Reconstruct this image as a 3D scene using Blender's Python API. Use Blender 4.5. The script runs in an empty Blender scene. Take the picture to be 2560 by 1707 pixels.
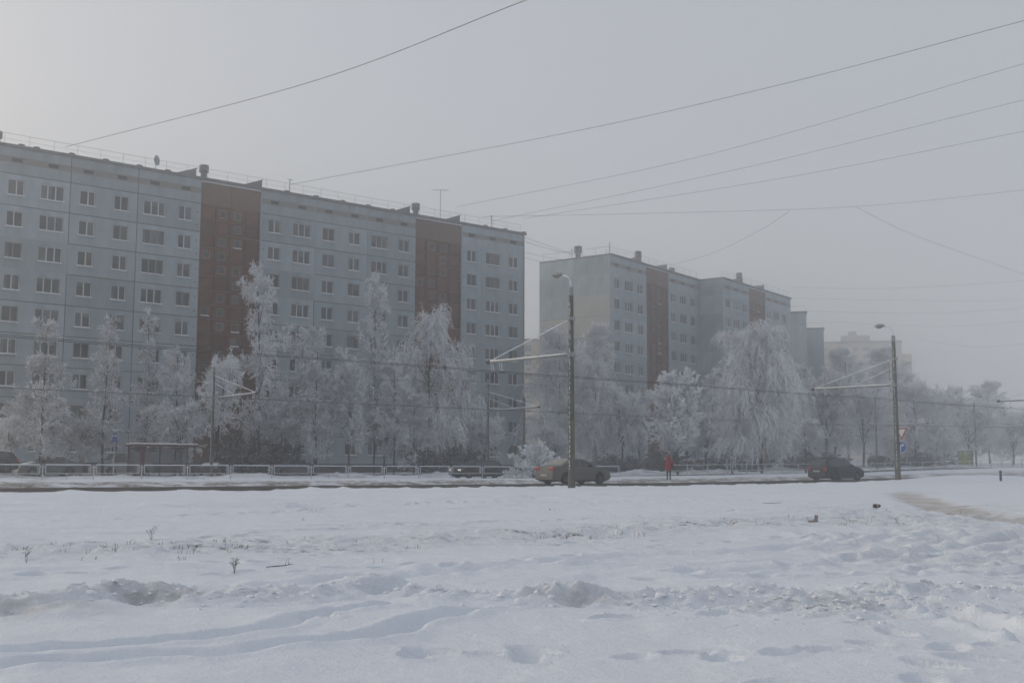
import bpy, bmesh, math, random
import numpy as np
from mathutils import Matrix, Vector

random.seed(7)
SC = bpy.context.scene
COL = SC.collection
R = math.radians

# ------------------------------------------------------------------ camera
EYE = 1.6
cam_d = bpy.data.cameras.new('camera')
cam = bpy.data.objects.new('camera', cam_d)
COL.objects.link(cam)
cam_d.sensor_width = 36.0
cam_d.lens = 36.0 * 2871.0 / 2560.0
cam_d.clip_start = 0.1
cam_d.clip_end = 5000.0
cam.matrix_world = (Matrix.Translation((0, 0, EYE)) @ Matrix.Rotation(math.pi / 2 + math.atan(318.5 / 2871.0), 4, 'X')
                    @ Matrix.Rotation(R(0.16), 4, 'Z'))
SC.camera = cam

# ------------------------------------------------------------------ sky, sun, exposure
SUN_EL, SUN_AZ = 15.0, -73.0          # elevation; azimuth from +Y, minus = to the left
w = bpy.data.worlds.new('World')
SC.world = w
w.use_nodes = True
nt = w.node_tree
for n in list(nt.nodes):
    nt.nodes.remove(n)
out = nt.nodes.new('ShaderNodeOutputWorld')
bg = nt.nodes.new('ShaderNodeBackground')
sky = nt.nodes.new('ShaderNodeTexSky')
sky.sky_type = 'NISHITA'
sky.sun_disc = False
sky.sun_elevation = R(SUN_EL)
sky.sun_rotation = R(SUN_AZ)
sky.air_density = 1.0
sky.dust_density = 6.0
sky.ozone_density = 1.0
hs = nt.nodes.new('ShaderNodeHueSaturation')
hs.inputs['Saturation'].default_value = 1.0
hs.inputs['Value'].default_value = 0.8
mx = nt.nodes.new('ShaderNodeMixRGB')
mx.inputs[0].default_value = 0.55
mx.inputs[2].default_value = (4.78, 4.82, 4.98, 1)      # the even grey cloud layer
nt.links.new(sky.outputs[0], hs.inputs['Color'])
nt.links.new(hs.outputs[0], mx.inputs[1])
nt.links.new(mx.outputs[0], bg.inputs[0])
bg.inputs[1].default_value = 0.1
nt.links.new(bg.outputs[0], out.inputs[0])

sun_d = bpy.data.lights.new('sun', 'SUN')
sun_d.energy = 0.5
sun_d.angle = R(35)
sun_d.color = (1.0, 0.93, 0.84)
sun = bpy.data.objects.new('sun', sun_d)
COL.objects.link(sun)
sd = Vector((math.sin(R(SUN_AZ)) * math.cos(R(SUN_EL)), math.cos(R(SUN_AZ)) * math.cos(R(SUN_EL)), math.sin(R(SUN_EL))))
sun.rotation_euler = sd.to_track_quat('Z', 'Y').to_euler()

SC.view_settings.view_transform = 'Standard'
SC.view_settings.look = 'None'
SC.view_settings.gamma = 1.0
SC.view_settings.use_curve_mapping = False
SC.view_settings.exposure = 0.58
cy = SC.cycles
cy.max_bounces = 10
cy.diffuse_bounces = 3
cy.glossy_bounces = 2
cy.transmission_bounces = 4
cy.transparent_max_bounces = 8
cy.volume_bounces = 8
cy.use_denoising = True
cy.caustics_reflective = False
cy.caustics_refractive = False

# ------------------------------------------------------------------ helpers
PHI = R(50.4)                                   # heading of the street, clockwise from +Y
TX, TY = math.sin(PHI), math.cos(PHI)           # along the street (away to the right)
NX, NY = -math.cos(PHI), math.sin(PHI)          # across it, away from the camera
STREET = math.atan2(TY, TX)
def W(t, p):
    return (t * TX + p * NX, t * TY + p * NY)

def tag(o, label=None, cat=None, group=None, kind=None):
    if label: o['label'] = label
    if cat: o['category'] = cat
    if group: o['group'] = group
    if kind: o['kind'] = kind
    return o
def empty(name, loc, rz=0.0):
    o = bpy.data.objects.new(name, None)
    COL.objects.link(o)
    o.location = loc
    o.rotation_euler = (0, 0, rz)
    o.empty_display_size = 0.3
    return o
def link(name, me, parent=None, loc=(0, 0, 0), rz=0.0):
    o = bpy.data.objects.new(name, me)
    COL.objects.link(o)
    o.parent = parent
    o.location = loc
    o.rotation_euler = (0, 0, rz)
    return o
def copy_tree(o, parent=None):
    c = o.copy()
    COL.objects.link(c)
    c.parent = parent
    for ch in list(o.children):
        copy_tree(ch, c)
    return c

class MB:
    """collects shapes into one mesh"""
    def __init__(s):
        s.v = []; s.f = []; s.mi = []; s.cur = 0
    def add(s, vs, fs):
        b = len(s.v)
        s.v.extend(vs)
        for f in fs:
            s.f.append(tuple(i + b for i in f)); s.mi.append(s.cur)
        return s
    def box(s, x0, x1, y0, y1, z0, z1):
        return s.add([(x0, y0, z0), (x1, y0, z0), (x1, y1, z0), (x0, y1, z0), (x0, y0, z1), (x1, y0, z1), (x1, y1, z1), (x0, y1, z1)],
              [(0, 3, 2, 1), (4, 5, 6, 7), (0, 1, 5, 4), (1, 2, 6, 5), (2, 3, 7, 6), (3, 0, 4, 7)])
    def tube(s, pts, rad, n=6, cap=True):
        pts = [Vector(p) for p in pts]
        if not hasattr(rad, '__len__'): rad = [rad] * len(pts)
        rings = []
        for i, p in enumerate(pts):
            d = (pts[min(i + 1, len(pts) - 1)] - pts[max(i - 1, 0)]).normalized()
            a = Vector((0, 0, 1)) if abs(d.z) < 0.9 else Vector((1, 0, 0))
            e1 = d.cross(a).normalized(); e2 = d.cross(e1)
            rings.append([tuple(p + (e1 * math.cos(2 * math.pi * k / n) + e2 * math.sin(2 * math.pi * k / n)) * rad[i]) for k in range(n)])
        vs = [q for r in rings for q in r]
        fs = [(i * n + k, i * n + (k + 1) % n, (i + 1) * n + (k + 1) % n, (i + 1) * n + k) for i in range(len(pts) - 1) for k in range(n)]
        if cap:
            fs += [tuple(range(n))[::-1], tuple((len(pts) - 1) * n + k for k in range(n))]
        return s.add(vs, fs)
    def lathe(s, prof, n=12, axis='z', c=(0, 0, 0)):
        vs = []; fs = []
        for r_, h in prof:
            for k in range(n):
                a = 2 * math.pi * k / n
                q = (r_ * math.cos(a), r_ * math.sin(a), h)
                if axis == 'y': q = (q[0], q[2], q[1])
                if axis == 'x': q = (q[2], q[0], q[1])
                vs.append((q[0] + c[0], q[1] + c[1], q[2] + c[2]))
        m = len(prof)
        for i in range(m - 1):
            for k in range(n):
                fs.append((i * n + k, i * n + (k + 1) % n, (i + 1) * n + (k + 1) % n, (i + 1) * n + k))
        fs += [tuple(range(n))[::-1], tuple((m - 1) * n + k for k in range(n))]
        return s.add(vs, fs)
    def prism(s, poly, y0, y1):                # polygon in x,z extruded along y
        n = len(poly)
        vs = [(x, y0, z) for x, z in poly] + [(x, y1, z) for x, z in poly]
        fs = [tuple(range(n)), tuple(range(n, 2 * n))[::-1]] + [(i, i + n, (i + 1) % n + n, (i + 1) % n) for i in range(n)]
        return s.add(vs, fs)
    def mesh(s, name, mats, smooth=False, bevel=0.0):
        me = bpy.data.meshes.new(name)
        me.from_pydata(s.v, [], s.f)
        if not isinstance(mats, (list, tuple)): mats = [mats]
        for m in mats: me.materials.append(m)
        me.polygons.foreach_set('material_index', s.mi)
        bm = bmesh.new(); bm.from_mesh(me)
        if bevel > 0:
            bmesh.ops.bevel(bm, geom=[e for e in bm.edges if e.calc_face_angle(0) > 0.5], offset=bevel, segments=2, affect='EDGES', profile=0.5)
        bmesh.ops.recalc_face_normals(bm, faces=bm.faces)
        bm.to_mesh(me); bm.free()
        me.polygons.foreach_set('use_smooth', [smooth] * len(me.polygons))
        me.update()
        return me
    def build(s, name, mats, parent=None, loc=(0, 0, 0), rz=0.0, smooth=False, bevel=0.0):
        return link(name, s.mesh(name, mats, smooth, bevel), parent, loc, rz)

def np_mesh(name, V, Q, mat, smooth=True):
    """quads from numpy arrays"""
    me = bpy.data.meshes.new(name)
    nq = len(Q)
    me.vertices.add(len(V)); me.vertices.foreach_set('co', np.asarray(V, np.float32).ravel())
    me.loops.add(nq * 4); me.loops.foreach_set('vertex_index', np.asarray(Q, np.int32).ravel())
    me.polygons.add(nq)
    me.polygons.foreach_set('loop_start', np.arange(0, nq * 4, 4, dtype=np.int32))
    me.polygons.foreach_set('loop_total', np.full(nq, 4, np.int32))
    me.polygons.foreach_set('use_smooth', np.full(nq, smooth, bool))
    me.materials.append(mat)
    me.update(calc_edges=True)
    return me

# ------------------------------------------------------------------ materials
def mat(name, col, rough=0.8, col2=None, scale=3.0, amount=0.5, bump=0.0, bscale=20.0, metal=0.0, spec=0.3, rnd=0.0, detail=4.0, stretch=None):
    m = bpy.data.materials.new(name)
    m.use_nodes = True
    t = m.node_tree; N = t.nodes; L = t.links
    b = N['Principled BSDF']
    b.inputs['Roughness'].default_value = rough
    b.inputs['Metallic'].default_value = metal
    b.inputs['Specular IOR Level'].default_value = spec
    co = N.new('ShaderNodeTexCoord')
    vec = co.outputs['Object']
    if stretch:
        mp = N.new('ShaderNodeMapping'); mp.inputs['Scale'].default_value = stretch
        L.new(vec, mp.inputs['Vector']); vec = mp.outputs[0]
    cur = None
    if col2 is None: col2 = tuple(c * 0.8 for c in col)
    nz = N.new('ShaderNodeTexNoise'); nz.inputs['Scale'].default_value = scale; nz.inputs['Detail'].default_value = detail
    nz.inputs['Roughness'].default_value = 0.65
    L.new(vec, nz.inputs['Vector'])
    rp = N.new('ShaderNodeMapRange'); rp.inputs[1].default_value = 0.35; rp.inputs[2].default_value = 0.7
    rp.inputs[3].default_value = 0.0; rp.inputs[4].default_value = amount
    L.new(nz.outputs[0], rp.inputs[0])
    mxn = N.new('ShaderNodeMixRGB')
    mxn.inputs[1].default_value = (*col, 1); mxn.inputs[2].default_value = (*col2, 1)
    L.new(rp.outputs[0], mxn.inputs[0])
    cur = mxn.outputs[0]
    if rnd:
        oi = N.new('ShaderNodeObjectInfo')
        mr = N.new('ShaderNodeMapRange'); mr.inputs[3].default_value = 1 - rnd; mr.inputs[4].default_value = 1 + rnd
        L.new(oi.outputs['Random'], mr.inputs[0])
        mu = N.new('ShaderNodeVectorMath'); mu.operation = 'SCALE'
        L.new(cur, mu.inputs[0]); L.new(mr.outputs[0], mu.inputs['Scale'])
        cur = mu.outputs[0]
    L.new(cur, b.inputs['Base Color'])
    if bump:
        n2 = N.new('ShaderNodeTexNoise'); n2.inputs['Scale'].default_value = bscale; n2.inputs['Detail'].default_value = 5
        L.new(vec, n2.inputs['Vector'])
        bp = N.new('ShaderNodeBump'); bp.inputs['Strength'].default_value = 0.6; bp.inputs['Distance'].default_value = bump
        L.new(n2.outputs[0], bp.inputs['Height']); L.new(bp.outputs[0], b.inputs['Normal'])
    return m

M = {}
M['panel'] = mat('panel_plaster', (0.375, 0.430, 0.460), 0.95, (0.245, 0.292, 0.320), 0.6, 0.95, 0.01, 14, rnd=0.13, detail=8, stretch=(1.3, 1.3, .45))
M['panel_beige'] = mat('panel_beige', (0.425, 0.425, 0.405), 0.95, (0.35, 0.35, 0.335), 0.6, 0.7, 0.01, 14, rnd=0.05, detail=7)
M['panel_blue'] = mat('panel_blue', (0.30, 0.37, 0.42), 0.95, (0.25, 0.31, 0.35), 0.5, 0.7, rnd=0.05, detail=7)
M['seal_dark'] = mat('joint_sealant', (0.07, 0.08, 0.09), 0.9)
M['seal_light'] = mat('joint_painted', (0.40, 0.43, 0.45), 0.95)
M['brown'] = mat('brown_cladding', (0.145, 0.056, 0.028), 0.85, (0.082, 0.037, 0.024), 1.2, 0.85, 0.006, 10, rnd=0.22, detail=6)
M['brown_grey'] = mat('hazed_cladding', (0.165, 0.098, 0.066), 0.9, (0.12, 0.078, 0.058), 0.9, 0.8, rnd=0.06, detail=6)  # brown greyed to paint in the fog veil on the stair bays' top panels
M['band'] = mat('vent_band', (0.25, 0.235, 0.215), 0.9, (0.19, 0.18, 0.17), 2.0, 0.7)
M['dark'] = mat('dark_opening', (0.035, 0.035, 0.038), 0.9)
M['coping'] = mat('roof_coping', (0.13, 0.13, 0.13), 0.85, (0.20, 0.20, 0.20), 1.5, 0.8)
M['plinth'] = mat('plinth_paint', (0.050, 0.038, 0.036), 0.9, (0.035, 0.032, 0.033), 0.8, 0.8, detail=6)
M['frame_white'] = mat('window_frame_white', (0.52, 0.54, 0.56), 0.5, rnd=0.15)
M['frame_wood'] = mat('window_frame_wood', (0.30, 0.27, 0.24), 0.7, rnd=0.2)
M['sill'] = mat('snowy_sill', (0.74, 0.76, 0.80), 0.8)
M['glass_dark'] = mat('window_glass_dark', (0.026, 0.036, 0.044), 0.08, (0.055, 0.068, 0.076), 0.9, 0.8, spec=0.5, rnd=0.5)
M['glass_curtain'] = mat('window_glass_curtain', (0.115, 0.13, 0.135), 0.15, (0.05, 0.06, 0.066), 1.3, 0.9, spec=0.5, rnd=0.35)
M['glass_warm'] = mat('window_glass_warm', (0.115, 0.092, 0.08), 0.15, (0.06, 0.055, 0.052), 1.3, 0.9, spec=0.5, rnd=0.3)
M['rail'] = mat('roof_rail_metal', (0.34, 0.34, 0.35), 0.7)
M['roof_snow'] = mat('snow_on_things', (0.80, 0.82, 0.86), 0.7, (0.74, 0.77, 0.82), 2.0, 0.6, 0.01, 9)
M['yellow'] = mat('ochre_render', (0.50, 0.40, 0.24), 0.9, (0.42, 0.35, 0.22), 0.4, 0.7)
M['cream'] = mat('cream_render', (0.47, 0.42, 0.36), 0.9, (0.40, 0.36, 0.32), 0.4, 0.7)
M['concrete'] = mat('pole_concrete', (0.125, 0.118, 0.095), 0.95, (0.075, 0.072, 0.062), 3.0, 0.9, 0.006, 12, stretch=(1, 1, 0.35), detail=6)
M['frost'] = mat('hoar_frost', (0.70, 0.73, 0.78), 0.8, (0.60, 0.63, 0.68), 5.0, 0.6)
M['bark'] = mat('bark', (0.050, 0.045, 0.043), 0.95, (0.10, 0.095, 0.09), 4.0, 0.7)
M['galv'] = mat('galvanised_rail', (0.40, 0.42, 0.45), 0.7, (0.54, 0.56, 0.60), 6.0, 0.8)
M['wire'] = mat('cable_black', (0.06, 0.06, 0.065), 0.7)
M['frost_wire'] = mat('cable_frosted', (0.24, 0.25, 0.27), 0.8)
M['asphalt'] = mat('wet_asphalt', (0.040, 0.038, 0.034), 0.95, (0.10, 0.088, 0.075), 0.35, 0.8, 0.01, 6, spec=0.08, stretch=(0.25, 2.2, 1), detail=7)
M['rubber'] = mat('tyre_rubber', (0.02, 0.02, 0.02), 0.9, (0.06, 0.055, 0.05), 8, 0.6)
M['trim'] = mat('black_trim', (0.022, 0.022, 0.024), 0.5)
M['rim'] = mat('wheel_rim', (0.28, 0.28, 0.29), 0.4, metal=0.6)
M['car_glass'] = mat('car_glass', (0.03, 0.038, 0.042), 0.06, spec=0.6)
M['car_glass_frost'] = mat('car_glass_frosted', (0.30, 0.31, 0.27), 0.5)
M['red_lens'] = mat('red_lens', (0.42, 0.03, 0.03), 0.2, (0.36, 0.025, 0.025))
M['plate'] = mat('number_plate', (0.5, 0.5, 0.5), 0.5)
FOG = 0.0033
# ------------------------------------------------------------------ noise
def _h(ix, iy, s):
    n = (ix.astype(np.int64) * 374761393 + iy.astype(np.int64) * 668265263 + s * 1442695041) & 0x7fffffff
    n = ((n ^ (n >> 13)) * 1274126177) & 0x7fffffff
    n = n ^ (n >> 16)
    return (n & 0xffff) / 65535.0
def vnoise(x, y, s=0):
    ix = np.floor(x); iy = np.floor(y)
    fx = x - ix; fy = y - iy
    fx = fx * fx * fx * (fx * (fx * 6 - 15) + 10); fy = fy * fy * fy * (fy * (fy * 6 - 15) + 10)
    a = _h(ix, iy, s); b = _h(ix + 1, iy, s); c = _h(ix, iy + 1, s); d = _h(ix + 1, iy + 1, s)
    return (a + (b - a) * fx + (c - a) * fy + (a - b - c + d) * fx * fy) * 2 - 1
def fbm(x, y, o=4, s=0, g=0.5):
    r = 0; a = 1.0; tot = 0
    for i in range(o):
        ca, sa = math.cos(i * 0.9 + 0.4), math.sin(i * 0.9 + 0.4)
        r = r + a * vnoise((x * ca - y * sa) * 2 ** i + 17.3 * i, (x * sa + y * ca) * 2 ** i - 9.1 * i, s + i); tot += a; a *= g
    return r / tot
def ss(a, b, x):
    x = np.clip((x - a) / (b - a), 0, 1)
    return x * x * (3 - 2 * x)
def pdist(x, y, pts):
    """distance to a polyline and the fraction along it"""
    best = np.full(x.shape, 1e9); fr = np.zeros(x.shape)
    n = len(pts) - 1
    for i in range(n):
        (ax, ay), (bx, by) = pts[i], pts[i + 1]
        dx, dy = bx - ax, by - ay
        q = np.clip(((x - ax) * dx + (y - ay) * dy) / (dx * dx + dy * dy), 0, 1)
        d = np.hypot(x - ax - q * dx, y - ay - q * dy)
        m = d < best
        best = np.where(m, d, best); fr = np.where(m, (i + q) / n, fr)
    return best, fr

# ------------------------------------------------------------------ terrain
RT = ([-60, 60, 70, 85, 95, 106, 116, 126, 140, 170, 260, 600], [0, .01, .11, .25, .36, .43, .63, .85, 1.1, 1.4, 2.0, 2.4])
CP = ([-100, 6, 14, 24, 34, 38, 42.7, 43.5, 53.4, 54.2, 58, 71.8, 72.6, 79, 80, 90, 104, 130, 300],
      [0, 0, .10, .34, .62, .71, .735, .63, .63, .76, .84, .87, .74, .74, .92, .98, 1.1, 1.3, 1.6])
def tp(x, y):
    return x * TX + y * TY, x * NX + y * NY
def G0(x, y):
    x = np.asarray(x, float); y = np.asarray(y, float)
    t, p = tp(x, y)
    z = np.interp(p, *CP) + np.interp(t, *RT) * ss(20, 48, p)
    return z + .42 * np.exp(-((t - 75) / 11) ** 2 - ((p - 41) / 2.2) ** 2)
def road_z(t, p):
    a = .72 if p < 60 else .80
    return a + float(np.interp(t, *RT))
RIDGE = [(-9, 12.9), (-6.6, 12.9), (-5.71, 13.07), (-5.0, 13.6), (-4.5, 14.2), (-3.76, 13.93), (-2.92, 14.14), (-1.79, 14.85), (-0.92, 14.3), (0.41, 14.5), (1.47, 14.4), (2.29, 14.55), (3.17, 15.03), (3.63, 14.43), (4.51, 14.68), (5.66, 15.3), (6.65, 15.17), (10, 15.6), (16, 17)]
TRENCH = [(4.84, 13.77), (4.89, 12.94), (4.95, 12.03), (5.1, 11.6), (5.3, 10.6)]
TRACK1 = [(-6.5, 8.7), (-4.59, 9.59), (-4.26, 9.8), (-3.67, 10.16), (-2.86, 10.65), (-2.41, 11.32), (-2.15, 12.19), (-1.8, 12.91), (-1.37, 13.44)]
TRACK2 = [(-6, 8.1), (-4.29, 8.98), (-3.97, 9.14), (-3.58, 9.44), (-2.98, 9.77), (-2.49, 9.97), (-1.87, 10.62), (-1.33, 11.09), (-0.96, 12.08), (-0.55, 12.86), (0.03, 13.44)]
TRACK3 = [(-3.2, 14.9), (-1.93, 15.99), (-1.12, 17.18), (-0.17, 18.1), (0.9, 19.12), (2.48, 20.42), (4.11, 20.93), (5.87, 23.22), (8.21, 25.06), (11, 28)]
TRACK4 = [(2.6, 17.4), (3.76, 18.13), (5.17, 19.1), (6.87, 21.01), (8.82, 22.99), (10.62, 24.79), (14, 28)]
LINE5 = [(-20, 30.5), (-13.86, 31.42), (-10.48, 31.91), (-7.27, 33.67), (-3.78, 36.64), (-0.39, 41.71), (3.95, 46.72), (10.18, 51.59)]
ROUGH = [(-12, 17.5), (-8.32, 18.94), (-6.51, 19.9), (-4.52, 21.04), (-1.49, 22.74), (1.18, 25.1), (4.56, 28.64), (7.5, 31.5), (11, 33)]
PATH = [(20.5, 57.5), (18.4, 54), (17.4, 50), (15.9, 43.3), (14.8, 38.0), (14.6, 34.6), (14.9, 31.6), (15.2, 28.06), (15.6, 22)]
PRINTS = [(-0.3, 10.29), (0.2, 10.51), (0.14, 10.21), (1.07, 10.25), (1.57, 10.46), (-0.67, 10.38), (-0.84, 10.14), (2.39, 10.4), (2.72, 10.54), (3.36, 10.97), (3.84, 11.69), (4.03, 10.8), (4.51, 11.05), (3.97, 10.16), (3.5, 9.75), (3.17, 9.07), (2.28, 13.0), (4.0, 12.6), (3.68, 12.2), (1.82, 10.14), (1.1, 12.5), (2.0, 8.9), (-2.0, 12.3), (5.3, 9.7), (4.7, 9.2), (0.9, 8.7)]
MOUNDS = [(-5.05, 12.75, .75, .30), (-4.6, 14.15, .45, .27), (-5.0, 13.6, .5, .16), (-1.85, 15.0, .42, .30), (-1.55, 15.1, .3, .2), (0.6, 14.65, .55, .22), (1.0, 14.5, .35, .14), (3.15, 15.2, .55, .20), (4.75, 15.2, .5, .15), (5.3, 15.1, .4, .14), (6.12, 16.4, .5, .1), (2.0, 14.6, .4, .1)]
HOLES = [(-4.35, 13.8, .30, .17), (-5.3, 12.35, .35, .12), (0.75, 14.2, .32, .15), (-1.6, 14.62, .28, .14)]
_rt = random.Random(29)
TRAIL = []
for (ax_, ay_, bx2, by2) in ((-9, 20, 12, 41), (-4, 16, 9, 27), (14, 24, 4, 19), (9, 16, 15, 33), (6, 18, 13, 22), (-10, 26, 2, 44), (5, 30, 16, 37), (2, 16.5, 12, 19.5), (-8, 33, 14, 47), (12, 20, 8, 30), (7, 15.8, 12.5, 26), (1, 22, 13, 30), (10, 18, 16, 24), (-7, 15.6, -2, 18.6)):
    L_ = math.hypot(bx2 - ax_, by2 - ay_); ux, uy = (bx2 - ax_) / L_, (by2 - ay_) / L_; s_ = 0.0; k_ = 0
    while s_ < L_:
        o_ = .13 * (1 if k_ % 2 else -1) + .35 * math.sin(s_ * .5 + ax_) + _rt.uniform(-.06, .06)
        TRAIL.append((ax_ + ux * s_ - uy * o_, ay_ + uy * s_ + ux * o_, math.atan2(uy, ux) + _rt.uniform(-.25, .25), _rt.uniform(.05, .10)))
        s_ += _rt.uniform(.5, .75); k_ += 1
RUTS = [[(-14, 22), (-6, 25.5), (3, 30.5), (9, 36), (14, 44)], [(-13, 21), (-5, 24.4), (4, 29.4), (10.4, 35.2), (15, 43)], [(-9, 15.6), (-3, 17.6), (2, 18.4), (8, 21.0), (14, 22.6)], [(-16, 27), (-8, 29.6), (-2, 34), (4, 41)], [(-2.5, 15.8), (2.6, 16.8), (6, 17.2), (11, 19.0)]]
def ground_z(x, y):
    t, p = tp(x, y)
    z = G0(x, y)
    rough = np.zeros(x.shape); dirt = np.zeros(x.shape); path = np.zeros(x.shape); soil = np.zeros(x.shape)
    on = (p > 43.3) & (p < 53.6) | (p > 72.2) & (p < 79.4)
    soft = np.where(on, 0.15, 1.0)
    z = z + soft * (.05 * fbm(x / 3.5, y / 3.5, 3, 3) + .022 * fbm(x / .8, y / .8, 3, 9))
    near = (y > -5) & (y < 62) & (np.abs(x) < 40)
    xn, yn = x[near], y[near]
    dz = .014 * vnoise(xn / .33, yn / .30, 131) * ss(-.1, .5, fbm(xn / 4, yn / 2.5, 2, 133)) + .02 * fbm(xn / .9, yn / .45, 3, 135)
    # churned band left by the plough
    d, f = pdist(xn, yn, RIDGE)
    wob = .75 + .25 * fbm(xn / 1.3, yn / 1.3, 2, 21)
    m = np.exp(-(d / (.62 * wob)) ** 2)
    lump = 1 - np.abs(fbm(xn / .42, yn / .36, 4, 31, .55)) * 2.1
    dz += m * (.01 + .06 * (lump - .35) + .06 * vnoise(xn / .17, yn / .15, 35) + .03 * vnoise(xn / .08, yn / .08, 36))
    dz -= .07 * np.exp(-((yn - np.interp(xn, [q[0] for q in RIDGE], [q[1] for q in RIDGE]) + .75) / .25) ** 2) * (xn > -7) * (xn < 7)
    for (mx_, my_, r_, h_) in MOUNDS:
        rr = np.hypot(xn - mx_, (yn - my_) * 1.15) * (1 + .25 * fbm(xn / .5, yn / .5, 3, 41)) / r_
        dz += .38 * h_ * np.exp(-rr ** 3) * (1 + .25 * vnoise(xn / .2, yn / .2, 43))
    for (mx_, my_, r_, h_) in HOLES:
        rr = np.hypot(xn - mx_, (yn - my_) * 1.3) * (1 + .3 * fbm(xn / .4, yn / .4, 2, 47)) / r_
        dz -= h_ * np.exp(-rr ** 4)
    # second churned patch at the right
    m2 = np.exp(-((xn - 3.9) / 1.5) ** 2 - ((yn - 13.6) / .75) ** 2)
    dz += m2 * .075 * (1 - 2 * np.abs(vnoise(xn / .2, yn / .18, 51)) + .6 * vnoise(xn / .09, yn / .09, 52))
    d, f = pdist(xn, yn, TRENCH)
    dz += -.26 * np.exp(-(d / .24) ** 4) * ss(0, .12, f) + .10 * np.exp(-((d - .36) / .13) ** 2) * (.6 + .6 * vnoise(xn / .18, yn / .18, 53))
    for pts, dep, wd, s in ((TRACK1, .21, .14, 61), (TRACK2, .21, .15, 63)):
        d, f = pdist(xn + .06 * vnoise(xn / .5, yn / .5, s), yn + .05 * vnoise(xn / .4, yn / .4, s + 1), pts)
        a = .62 + .38 * vnoise(f * 34, f * 0 + .5, s + 2)
        dz += -dep * a * np.exp(-(d / wd) ** 4) + .045 * a * np.exp(-((d - wd * 1.7) / .09) ** 2)
    for pts, dep, wd, s in ((TRACK3, .15, .19, 71), (TRACK4, .14, .18, 73)):
        d, f = pdist(xn + .15 * vnoise(xn / .9, yn / .9, s), yn + .12 * vnoise(xn / .7, yn / .7, s + 1), pts)
        a = .5 + .5 * vnoise(f * 46, f * 0 + .5, s + 2)
        dz += -dep * a * np.exp(-(d / wd) ** 2) + .06 * a * np.exp(-((d - wd * 2) / .16) ** 2)
    d, f = pdist(xn, yn, LINE5)
    dz += .10 * np.exp(-((d) / .8) ** 2) * vnoise(xn / 1.0, yn / .8, 81) - .05 * np.exp(-(d / .6) ** 2)
    # trodden, stubbly band
    d, f = pdist(xn, yn, ROUGH)
    mr = np.exp(-(d / (1.7 + .5 * vnoise(xn / 3, yn / 3, 85))) ** 2)
    k = vnoise(xn / .22, yn / .22, 91) * .6 + vnoise(xn / .5, yn / .5, 93) * .6
    dz += mr * .085 * k
    mr2 = ss(7.5, 11, xn) * ss(20, 26, yn) * (1 - ss(38, 46, yn)) * .8 + ss(4.5, 7, xn) * ss(16, 19, yn) * (1 - ss(24, 30, yn)) * .9
    dz += mr2 * .085 * (vnoise(xn / .3, yn / .3, 95) + .7 * vnoise(xn / .7, yn / .7, 96))
    so = .9 * mr * ss(-.15, .4, fbm(xn / 2.2, yn / 1.0, 2, 97)) * ss(.0, .4, vnoise(xn / .28, yn / .16, 98))
    for (cx, cy_, rx, ry, am) in ((4.7, 29.0, 1.1, .35, 1.2), (17.3, 43.0, 1.7, .25, 1.1), (19.4, 43.4, .6, .2, .9), (12.9, 38.7, .8, .12, .8), (-5.0, 20.8, 1.0, .3, .9)):
        so = so + am * np.exp(-((xn - cx) / rx) ** 2 - ((yn - cy_) / ry) ** 2) * ss(-.25, .35, vnoise(xn / .3, yn / .15, 99))
    for s, pts in enumerate(RUTS):
        d, f = pdist(xn + .12 * vnoise(xn / 1.1, yn / 1.1, 151 + s), yn + .10 * vnoise(xn / .8, yn / .8, 157 + s), pts)
        a = np.clip(.45 + .75 * vnoise(f * 30, f * 0 + .5, 161 + s), 0, 1)
        dz += a * (-.075 * np.exp(-(d / .15) ** 2) + .035 * np.exp(-((d - .28) / .11) ** 2))
    for (px, py, an, dp) in TRAIL:
        mk = (np.abs(xn - px) < .5) & (np.abs(yn - py) < .5)
        if not mk.any(): continue
        xa, ya = xn[mk] - px, yn[mk] - py
        ex = xa * math.cos(an) + ya * math.sin(an); ey = -xa * math.sin(an) + ya * math.cos(an)
        rr = (ex / .18) ** 2 + (ey / .10) ** 2
        dz[mk] += -1.15 * dp * np.exp(-rr ** 3) + .25 * dp * np.exp(-((np.sqrt(rr) - 1.5) / .3) ** 2)
    # boot prints
    for i, (px, py) in enumerate(PRINTS):
        a = (i * 2.39) % 3.14
        ex = (xn - px) * math.cos(a) + (yn - py) * math.sin(a); ey = -(xn - px) * math.sin(a) + (yn - py) * math.cos(a)
        rr = (ex / (.19 + .05 * (i % 3))) ** 2 + (ey / (.115 + .03 * (i % 2))) ** 2
        dz += -(.075 + .02 * (i % 3)) * np.exp(-rr ** 3) + .02 * np.exp(-((np.sqrt(rr) - 1.3) / .2) ** 2)
    # sandy trodden path
    d, f = pdist(xn, yn, PATH)
    wd = .85 + .3 * fbm(xn / 1.5, yn / 1.5, 2, 101)
    pm = (1 - ss(wd * .75, wd * 1.35, d)) * (1 - ss(.05, .0, f))
    dz -= pm * .10
    pth = pm * (.55 + .45 * fbm(xn / .6, yn / .6, 3, 103))
    dirt_n = .35 * np.exp(-((xn + 4.35) / .55) ** 2 - ((yn - 14.0) / .5) ** 2) + .3 * np.exp(-((xn + 5.2) / .7) ** 2 - ((yn - 12.5) / .5) ** 2) + .25 * np.exp(-((xn - .8) / .5) ** 2 - ((yn - 14.3) / .35) ** 2) + .3 * m2 * ss(.2, .6, vnoise(xn / .25, yn / .2, 107))
    rough[near] = np.clip(mr * 1.1 + mr2 + .8 * m + m2 + .35 * ss(-.2, .5, fbm(xn / 5, yn / 3, 2, 141)) * ss(15, 18, yn), 0, 1.3)
    z[near] += dz; path[near] = pth; soil[near] = so; dirt[near] = dirt_n
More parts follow.
